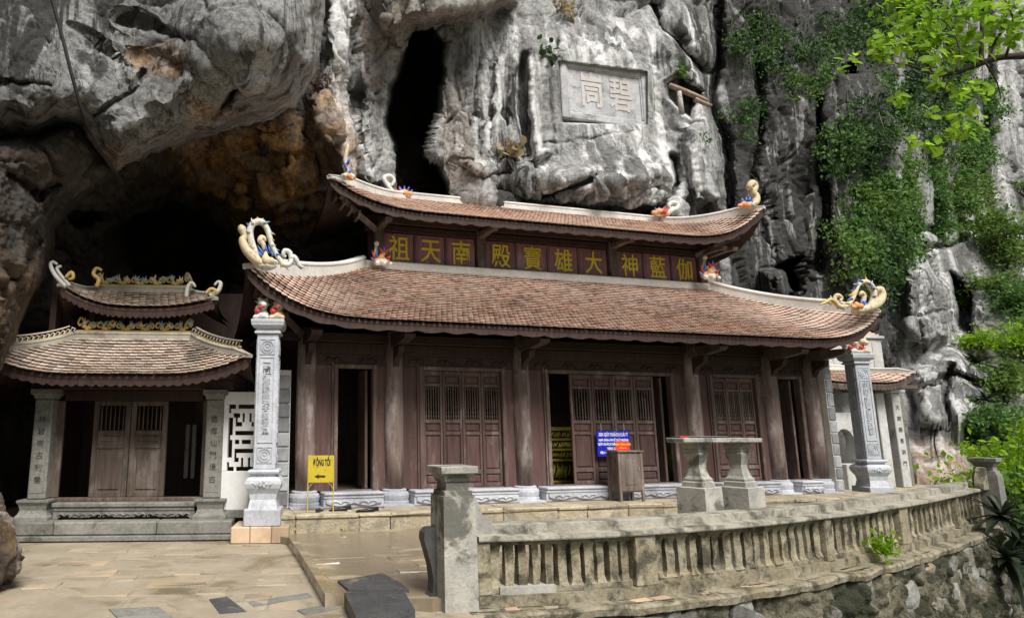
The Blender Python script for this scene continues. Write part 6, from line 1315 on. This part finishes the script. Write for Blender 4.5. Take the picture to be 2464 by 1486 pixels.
# hanging vines on the cliff, one thing for each curtain
def hanging_vine(px, py, w_, h, nst, nl, mat, size, label, seed, off=.35, grp='vines hanging on the cliff'):
    rng = np.random.default_rng(seed); root, _ = cliff_at(px, py); Tn = thing('hanging_vine', label, 'vine', tuple(root), 0, None, grp); BASE[Tn.name] = 0
    P_, N_ = [], []; st = MB(); to = CAM - root; to = to / np.linalg.norm(to)
    for k in range(nst):
        x = px + rng.uniform(-w_, w_); y = py - rng.uniform(0, h * .15); L_ = h * rng.uniform(.45, 1.0) * (1 - .4 * abs(x - px) / w_); pts = []; n = max(4, int(L_ / 28)); o_ = rng.uniform(.1, 1) * off
        for j in range(n + 1):
            q, nn = cliff_at(x, y + L_ * j / n); bul = math.sin(math.pi * min(1, j / n * 1.1)) * o_ + .05; pts.append(q + to * bul); x += rng.normal(0, 5)
        sp = smooth_path(pts, 2); st.tube([tuple(q - root) for q in sp], list(np.linspace(.018, .006, len(sp))), 4)
        ncl = max(3, int(L_ / 22)); per = max(3, int(nl / nst / ncl))
        for c_ in range(ncl):                                   # leaves gather in clumps with rock showing between them
            t = rng.uniform(0, 1) ** .8 * (len(pts) - 1); i = min(int(t), len(pts) - 2); q = pts[i] * (1 - t + i) + pts[i + 1] * (t - i) + rng.normal(0, 1, 3) * np.array([.16, .10, .14]) - root
            r_ = rng.uniform(.06, .24); k_ = int(per * rng.uniform(.4, 1.7)); cl = rng.normal(0, 1, (k_, 3)) * np.array([r_ * 1.25, r_ * .7, r_]); cl[:, 2] -= np.abs(cl[:, 0]) * .25
            st.tube([tuple(q - to * .12), tuple(q + to * .02)], [.006, .003], 3); P_.append(q + cl + to * (.06 + .5 * r_))
    P_ = np.concatenate(P_); dr = rdir(len(P_), rng, 1.1); nr = rdir(len(P_), rng) + np.array([to]) * 1.0 + np.array([[0, 0, .8]])
    depth = (P_ @ to) + .35 * P_[:, 2] * 0; lit_side = (depth > np.quantile(depth, .62)) & (rng.random(len(P_)) < .6); sz = size * rng.choice([.55, .8, 1.0, 1.35], len(P_)) * rng.uniform(.85, 1.15, len(P_))
    st.build('stem', M['bark'], Tn, True); leaf_cloud('foliage', P_[~lit_side], dr[~lit_side], nr[~lit_side], sz[~lit_side], mat, Tn, False, rng)
    if lit_side.sum() > 5: leaf_cloud('lit_foliage', P_[lit_side], dr[lit_side], nr[lit_side], sz[lit_side], M['leafm'] if mat.name.startswith('dark') else M['leafy'], Tn, False, rng)  # outer leaves coloured paler, putting light against shade into the leaf colour
HV = [(2010, 40, 50, 170, 6, 500, 'leafd', .13, 'sparse dark green vine trailing at the top of the cliff left of the bright branch'),
      (2130, -20, 70, 260, 9, 1500, 'leafd', .15, 'dense dark vine hanging behind the bright green branch at the cliff top'),
      (2260, 0, 80, 300, 10, 1800, 'leafd', .15, 'thick dark creeper hanging behind the horizontal tree limb'),
      (2200, 180, 80, 330, 12, 2600, 'leafd', .15, 'broad dark green creeper covering the middle of the cliff'),
      (2320, 170, 60, 330, 10, 2300, 'leafm', .16, 'mid green leafy creeper on the outer edge of the cliff curtain'),
      (2080, 240, 70, 260, 8, 900, 'leafd', .13, 'thin dark creeper beside the bare forked twig on the cliff'),
      (2230, 400, 80, 300, 11, 2300, 'leafm', .16, 'bushy creeper bulging out below the forked twig'),
      (2110, 430, 70, 230, 9, 1100, 'leafm', .15, 'light tipped creeper on the cliff above the right roof corner'),
      (2150, 560, 70, 170, 9, 1300, 'leafd', .15, 'dark creeper ending just above the looped dragon of the right roof corner'),
      (2070, 560, 50, 130, 6, 500, 'leafm', .14, 'small bright tipped creeper left of the looped roof dragon'),
      (2090, 650, 25, 130, 4, 260, 'leafd', .13, 'narrow strand of creeper hanging past the roof corner dragon'),
      (2285, 300, 70, 260, 10, 1300, 'leafm', .15, 'bright tipped creeper under the hanging leaves of the horizontal limb'),  # paler leaf material gives this clump its top-lit brightness
      (2170, 490, 60, 200, 9, 1100, 'leafm', .15, 'light green creeper cascading beside the forked twig'),  # top-lit look carried by the lighter green here too
      (2330, 430, 50, 220, 8, 800, 'leafy', .15, 'pale sunlit creeper on the outer flank of the curtain above the bright cliff'),
      (2035, 330, 60, 200, 7, 330, 'leafd', .13, 'patchy dark creeper between the dark fluted rock and the forked twig'),
      (2030, 490, 55, 170, 6, 300, 'leafm', .13, 'patchy mid green creeper above the black hollow beside the roof'),
      (1930, 180, 45, 170, 4, 200, 'leafm', .12, 'thin light creeper trailing down the fluted rock'),
      (1830, 10, 50, 150, 5, 260, 'leafd', .12, 'dark creeper fringe along the top of the fluted rock'),
      (1880, 100, 50, 180, 5, 330, 'leafd', .12, 'sparse creeper tuft on the dark fluted rock'),
      (1790, 60, 50, 160, 4, 240, 'leafd', .12, 'thin creeper on the dark rock above the log niche'),
      (1960, 60, 60, 200, 5, 420, 'leafd', .12, 'thin creeper beside the black hollow in the cliff'),
      (1780, 250, 40, 120, 3, 160, 'leafd', .11, 'little creeper sprig on the dark rock right of the log niche')]
for i, (a, b, c, d_, e, f, g, h, l) in enumerate(HV): hanging_vine(a, b, c, d_, e, int(f * 4.6), M[g], h * .84, l, 100 + i)
# shrubs on the right-hand slope
def shrub(pos, rx, rz_, nl, mat, size, label, seed, grp='shrubs on the right slope', droop=.2, stems=9):
    rng = np.random.default_rng(seed); S_ = thing('shrub', label, 'shrub', tuple(pos), 0, None, grp); BASE[S_.name] = 0; st = MB(); pts = []
    for k in range(stems):
        a = rng.uniform(0, 6.28); tip = np.array([math.cos(a) * rx * rng.uniform(.3, .9), math.sin(a) * rx * .6 * rng.uniform(.3, .9), rz_ * rng.uniform(.6, 1.9)]); mid = tip * .5 + rng.normal(0, .08, 3)
        st.tube([(0, 0, -.1), tuple(mid), tuple(tip)], [.03, .02, .006], 5)
        for j in range(5): 
            c = mid + (tip - mid) * rng.uniform(0, 1.1) + rng.normal(0, .30, 3) * np.array([rx, rx, rz_]); m_ = int(nl / stems / 5 * rng.uniform(.3, 1.7)); k_ = rng.uniform(.5, 1.3); pts.append(c + rng.normal(0, 1, (m_, 3)) * np.array([.15 * rx + .06, .15 * rx + .06, .14 * rz_ + .05]) * k_); st.tube([tuple(mid), tuple(c)], [.010, .004], 3)
    P_ = np.concatenate(pts); st.build('stem', M['bark'], S_, True); leaf_cloud('foliage', P_, rdir(len(P_), rng, droop), rdir(len(P_), rng) + np.array([[0, -.4, 1.0]]), size * rng.choice([.6, .85, 1.1, 1.5], len(P_)) * rng.uniform(.85, 1.15, len(P_)), mat, S_, False, rng)
def on_cliff(x, y, off=.25):
    q, n = cliff_at(x, y); to = CAM - q; return q + to / np.linalg.norm(to) * off
SH = [(2420, 640, 1.5, 1.5, 2200, 'leafy', .16, 'large pale green shrub on the upper right rock'), (2385, 580, .5, 1.1, 330, 'leafb', .13, 'yellow-green shrub trailing down the bright right cliff'), (2440, 760, 1.2, 1.0, 1300, 'leafm', .15, 'mid green shrub under the pale shrub on the right rock'),
      (2350, 840, .7, .5, 420, 'leafb', .13, 'bright fern-like shrub on the ledge above the dark spiky plant'), (2430, 960, 1.2, 1.1, 1900, 'leafy', .14, 'dense light green bush beside the dark spiky plant on the slope'), (2400, 1040, .9, .9, 1300, 'leafm', .14, 'mid green bush behind the far balustrade post'),
      (2455, 1130, 1.0, 1.0, 1800, 'leafb', .13, 'bright green bush to the right of the far balustrade post'), (2350, 1090, .4, .5, 350, 'leafb', .11, 'small bright bush between the rock and the far balustrade post'), (2310, 740, .4, .5, 200, 'leafb', .1, 'tiny bright tuft on the rock beside the slope'), (2460, 470, .4, .6, 120, 'leafy', .14, 'thin pale shrub high on the right cliff'),
      (2560, 900, 1.6, 2.0, 2400, 'leafm', .16, 'tall shrub mass at the right end of the slope'), (2570, 1150, 1.5, 1.6, 2200, 'leafy', .15, 'spreading light shrub at the foot of the right slope'), (2390, 710, .9, .8, 900, 'leafy', .14, 'pale shrub leaning out over the dark cleft on the right'), (2455, 860, 1.0, .9, 1200, 'leafb', .13, 'yellow-green bush above the dense light bush on the slope'), (2335, 1010, .5, .5, 500, 'leafm', .12, 'small dark-leaved bush in the rocks left of the slope'), (2380, 1130, .5, .5, 600, 'leafb', .11, 'bright low bush touching the far balustrade post')]
for i, (x, y, a, b, n, mt, s, l) in enumerate(SH): shrub(on_cliff(x, y, .5), a, b * .6, int(n * 1.9), M[mt], s * .8, l, 300 + i)
for i, (x, y, Yd, a, b, n, mt, l) in enumerate([(2440, 1290, 13.0, .9, .9, 1700, 'leafb', 'feathery bright shrub growing below the far end of the balustrade'), (2475, 1400, 12.5, .9, .8, 1300, 'leafm', 'green shrub at the foot of the retaining wall corner')]):
    shrub(aty(float(x), float(y), Yd), a, b, n, M[mt], .12, l, 340 + i)
# dark spiky rosettes
def rosette(pos, n, L_, label, seed, grp='dark spiky plants', face=(0, -.3, 1)):
    rng = np.random.default_rng(seed); R = thing('spiky_plant', label, 'plant', tuple(pos), 0, None, grp); BASE[R.name] = 0; f = Vector(face).normalized()
    for k in range(n):
        a = 2.4 * k + rng.uniform(-.2, .2); e = rng.uniform(.15, 1.35); q = f.to_track_quat('Z', 'Y'); d = q @ Vector((math.cos(a) * math.sin(e + .25), math.sin(a) * math.sin(e + .25), math.cos(e + .25))); l = L_ * rng.uniform(.7, 1.15); side = d.cross(Vector((0, 0, 1))).normalized()
        m = MB(); vs = []
        for t, w_ in ((0, .5), (.25, 1), (.55, .9), (.8, .55), (1, .05)):
            c = d * l * t + Vector((0, 0, -.35 * l * t * t)); ww = .045 * L_ / .5 * w_; vs += [tuple(c - side * ww), tuple(c + Vector((0, 0, -.012))), tuple(c + side * ww)]
        m.add(vs, [[j * 3 + i, j * 3 + i + 1, j * 3 + i + 4, j * 3 + i + 3] for j in range(4) for i in (0, 1)]); m.build('blade', M['leafa'], R)
wp = aty(2408., 1240., 11.4)
rosette(wp, 34, .62, 'large dark spiky plant hanging over the balustrade end', 5); rosette(aty(2424., 1340., 11.1), 40, .62, 'dark spiky plant drooping down the retaining wall corner', 6, face=(.1, -.8, .2)); rosette(aty(2445., 1300., 11.6), 26, .55, 'dark spiky plant between the two larger ones at the wall corner', 7, face=(.3, -.5, .6))
rosette(on_cliff(2350, 870, .3), 36, .75, 'dark spiky plant high on the right slope above the bushes', 8); rosette(on_cliff(2372, 950, .3), 26, .55, 'smaller dark spiky plant lower on the right slope', 9); rosette(on_cliff(2335, 430, .2), 24, .4, 'grey-brown spiky plant clinging at the edge of the creeper curtain', 10)
# little plants: in the niche, on the ledge, on the wall
def tuft(pos, n, L_, mat, label, seed, up=1.0, name='fern', cat='fern'):
    rng = np.random.default_rng(seed); t = thing(name, label, cat, tuple(pos)); BASE[t.name] = 0
    d = rdir(n, rng); d[:, 2] = np.abs(d[:, 2]) * up + .2; leaf_cloud('fronds', rng.normal(0, .05 + L_ * .35, (n, 3)), d, rdir(n, rng), L_ * rng.uniform(.5, 1.2, n), mat, t, True, rng)
tuft(on_cliff(1240, 372, .2), 60, .32, M['dry'], 'dry grass tuft on the ledge under the fluted rock', 21); tuft(on_cliff(1630, 172, .2), 70, .18, M['leafm'], 'little green plant above the log niche', 22); tuft(aty(2125., 1315., 8.7), 160, .085, M['leafb'], 'small bright green plant growing from the balustrade base', 23); tuft(on_cliff(1360, 12, .1), 60, .26, M['dry'], 'wispy dry grass hanging at the cliff top above the plaque', 24, -1.0)
tuft(on_cliff(1315, 130, .1), 50, .22, M['leafd'], 'drooping green fern beside the carved plaque', 25, -1.2); tuft(aty(650., 487., 15.0), 60, .3, M['dry'], 'grey dry twig clump on the ochre cave wall', 26); tuft(on_cliff(1690, 335, .15), 20, .15, M['leafm'], 'tiny fern sprig on the pale rock right of the plaque', 27)
tuft(tuple(np.array(vz) + np.array([0, 0, 1.05])), 60, .22, M['leafm'], 'leafy green bouquet in the doorway vase', 28, 1.0, 'bouquet', 'bouquet')
# bare forked twig on the creepers
tw0 = [on_cliff(x, y, 1.0) for x, y in ((2118, 325), (2140, 350), (2170, 372), (2182, 385))]; m = MB(); r0 = tw0[0]; m.tube([tuple(q - r0) for q in tw0], [.012, .03, .028, .012], 6); tq = [on_cliff(x, y, 1.0) for x, y in ((2112, 270), (2118, 310), (2140, 350))]; m.tube([tuple(q - r0) for q in tq], [.008, .012, .02], 5)
TW = thing('bare_twig', 'pale bare forked twig lying on the dark creepers', 'twig', tuple(r0)); BASE[TW.name] = 0; m.build('branch', M['barkg'], TW, True)
# foreground tree: limb with bright leaves reaching in from the right
TR = thing('tree', 'tree with a dark limb and bright green leaves reaching in from the right', 'tree', (float(aty(2900., 1036., 8.4)[0]), 8.4, -3.9)); BASE[TR.name] = -3.9
o_ = np.array(TR.location); o_[2] = 0
def limb(pix, Yd, r, name='limb', n=3):
    pts = [aty(float(x), float(y), Yd + k * .06) for k, (x, y) in enumerate(pix)]; sp = smooth_path(pts, n); m = MB(); m.tube([tuple(q - o_) for q in sp], list(np.interp(np.linspace(0, 1, len(sp)), np.linspace(0, 1, len(r)), r)), 8); m.wobble(.008, 6); m.build(name, M['bark'], TR, True); return sp
m = MB(); base_ = aty(2900., 1036., 8.4); top_ = aty(2880., 90., 8.4); m.tube([(0, 0, -3.9), tuple(np.array([.1, .1, 1.0])), tuple(top_ - o_), tuple(top_ - o_ + np.array([.3, .2, 3.5]))], [.22, .17, .13, .05], 10); m.build('trunk', M['bark'], TR, True)
tips = []
main = limb([(2880, 100), (2620, 125), (2464, 134), (2400, 140), (2340, 160), (2290, 178), (2245, 178), (2190, 158), (2140, 150), (2085, 145)], 8.4, [.11, .06, .05, .045, .04, .035, .028, .014, .008, .004])
b1 = limb([(2362, 148), (2362, 90), (2364, 30), (2360, -60)], 8.5, [.03, .026, .022, .012]); b2 = limb([(2380, 142), (2400, 90), (2440, 55), (2500, 20)], 8.6, [.02, .016, .012, .006]); b3 = limb([(2245, 178), (2215, 130), (2180, 100), (2120, 60)], 8.5, [.02, .012, .008, .004]); b4 = limb([(2300, 172), (2310, 120), (2280, 60), (2220, 10)], 8.3, [.018, .012, .008, .004])
b5 = limb([(2370, 150), (2400, 200), (2408, 240)], 8.5, [.014, .01, .004]); b6 = limb([(2300, 174), (2280, 200), (2260, 250), (2240, 320)], 8.4, [.014, .009, .006, .003]); b7 = limb([(2420, 138), (2440, 60), (2420, 0), (2400, -60)], 8.3, [.018, .012, .008, .004])
CL = [(2150, 60), (2120, 95), (2185, 40), (2215, 20), (2250, 50), (2280, 20), (2300, 70), (2340, 40), (2330, 100), (2385, 30), (2400, 70), (2430, 20), (2290, 110), (2250, 95), (2215, 110), (2170, 110), (2130, 115), (2230, 60), (2360, 80), (2310, 20), (2180, 75), (2390, 110), (2420, 50), (2455, 40), (2440, 90),
      (2290, 200), (2260, 205), (2310, 215), (2340, 200), (2245, 190), (2355, 225), (2325, 235), (2165, 235), (2300, 280), (2245, 270), (2350, 275), (2330, 295), (2290, 310), (2275, 320), (2190, 335), (2215, 355), (2255, 350), (2330, 320), (2345, 300), (2052, 148), (2360, 10), (2260, 130), (2320, 130), (2200, 0), (2150, 5), (2450, -20), (2380, -30), (2250, -20)]
rng = np.random.default_rng(55); lp, ld, ln = [], [], []
for cx_, cy_ in CL:
    k = rng.integers(18, 28) if cy_ < 140 else rng.integers(7, 12); c = aty(float(cx_), float(cy_), 8.4 + rng.uniform(-.3, .5))
    for j in range(k):
        a = rng.uniform(0, 6.28); lp.append(c + rng.normal(0, .075 if cy_ < 140 else .05, 3)); ld.append((math.cos(a), rng.normal(0, .5), math.sin(a) * .7 - .25)); ln.append((rng.normal(0, .5), -.9 + rng.normal(0, .5), .6 + rng.normal(0, .4)))
lp, ld, ln = np.array(lp), np.array(ld), np.array(ln); nn_ = min(300, len(lp))
me = bpy.data.meshes.new('leaf'); me.from_pydata([tuple(q) for q in LEAF], [], [tuple(q) for q in LEAF_F]); me.materials.append(M['leafb'])
for i in range(nn_):
    d = Vector(ld[i]).normalized(); a = d.cross(Vector(ln[i])).normalized(); c = a.cross(d); s = rng.uniform(.10, .16)
    o = bpy.data.objects.new('leaf', me); COL.objects.link(o); o.parent = TR; p = lp[i] - o_; o.matrix_local = Matrix(((a.x * s, d.x * s, c.x * s, p[0]), (a.y * s, d.y * s, c.y * s, p[1]), (a.z * s, d.z * s, c.z * s, p[2] + 3.9), (0, 0, 0, 1)))
if len(lp) > nn_:
    o = leaf_cloud('leaves', lp[nn_:] - o_, ld[nn_:], ln[nn_:], rng.uniform(.10, .16, len(lp) - nn_), M['leafb'], TR, True, rng); o['kind'] = 'stuff'
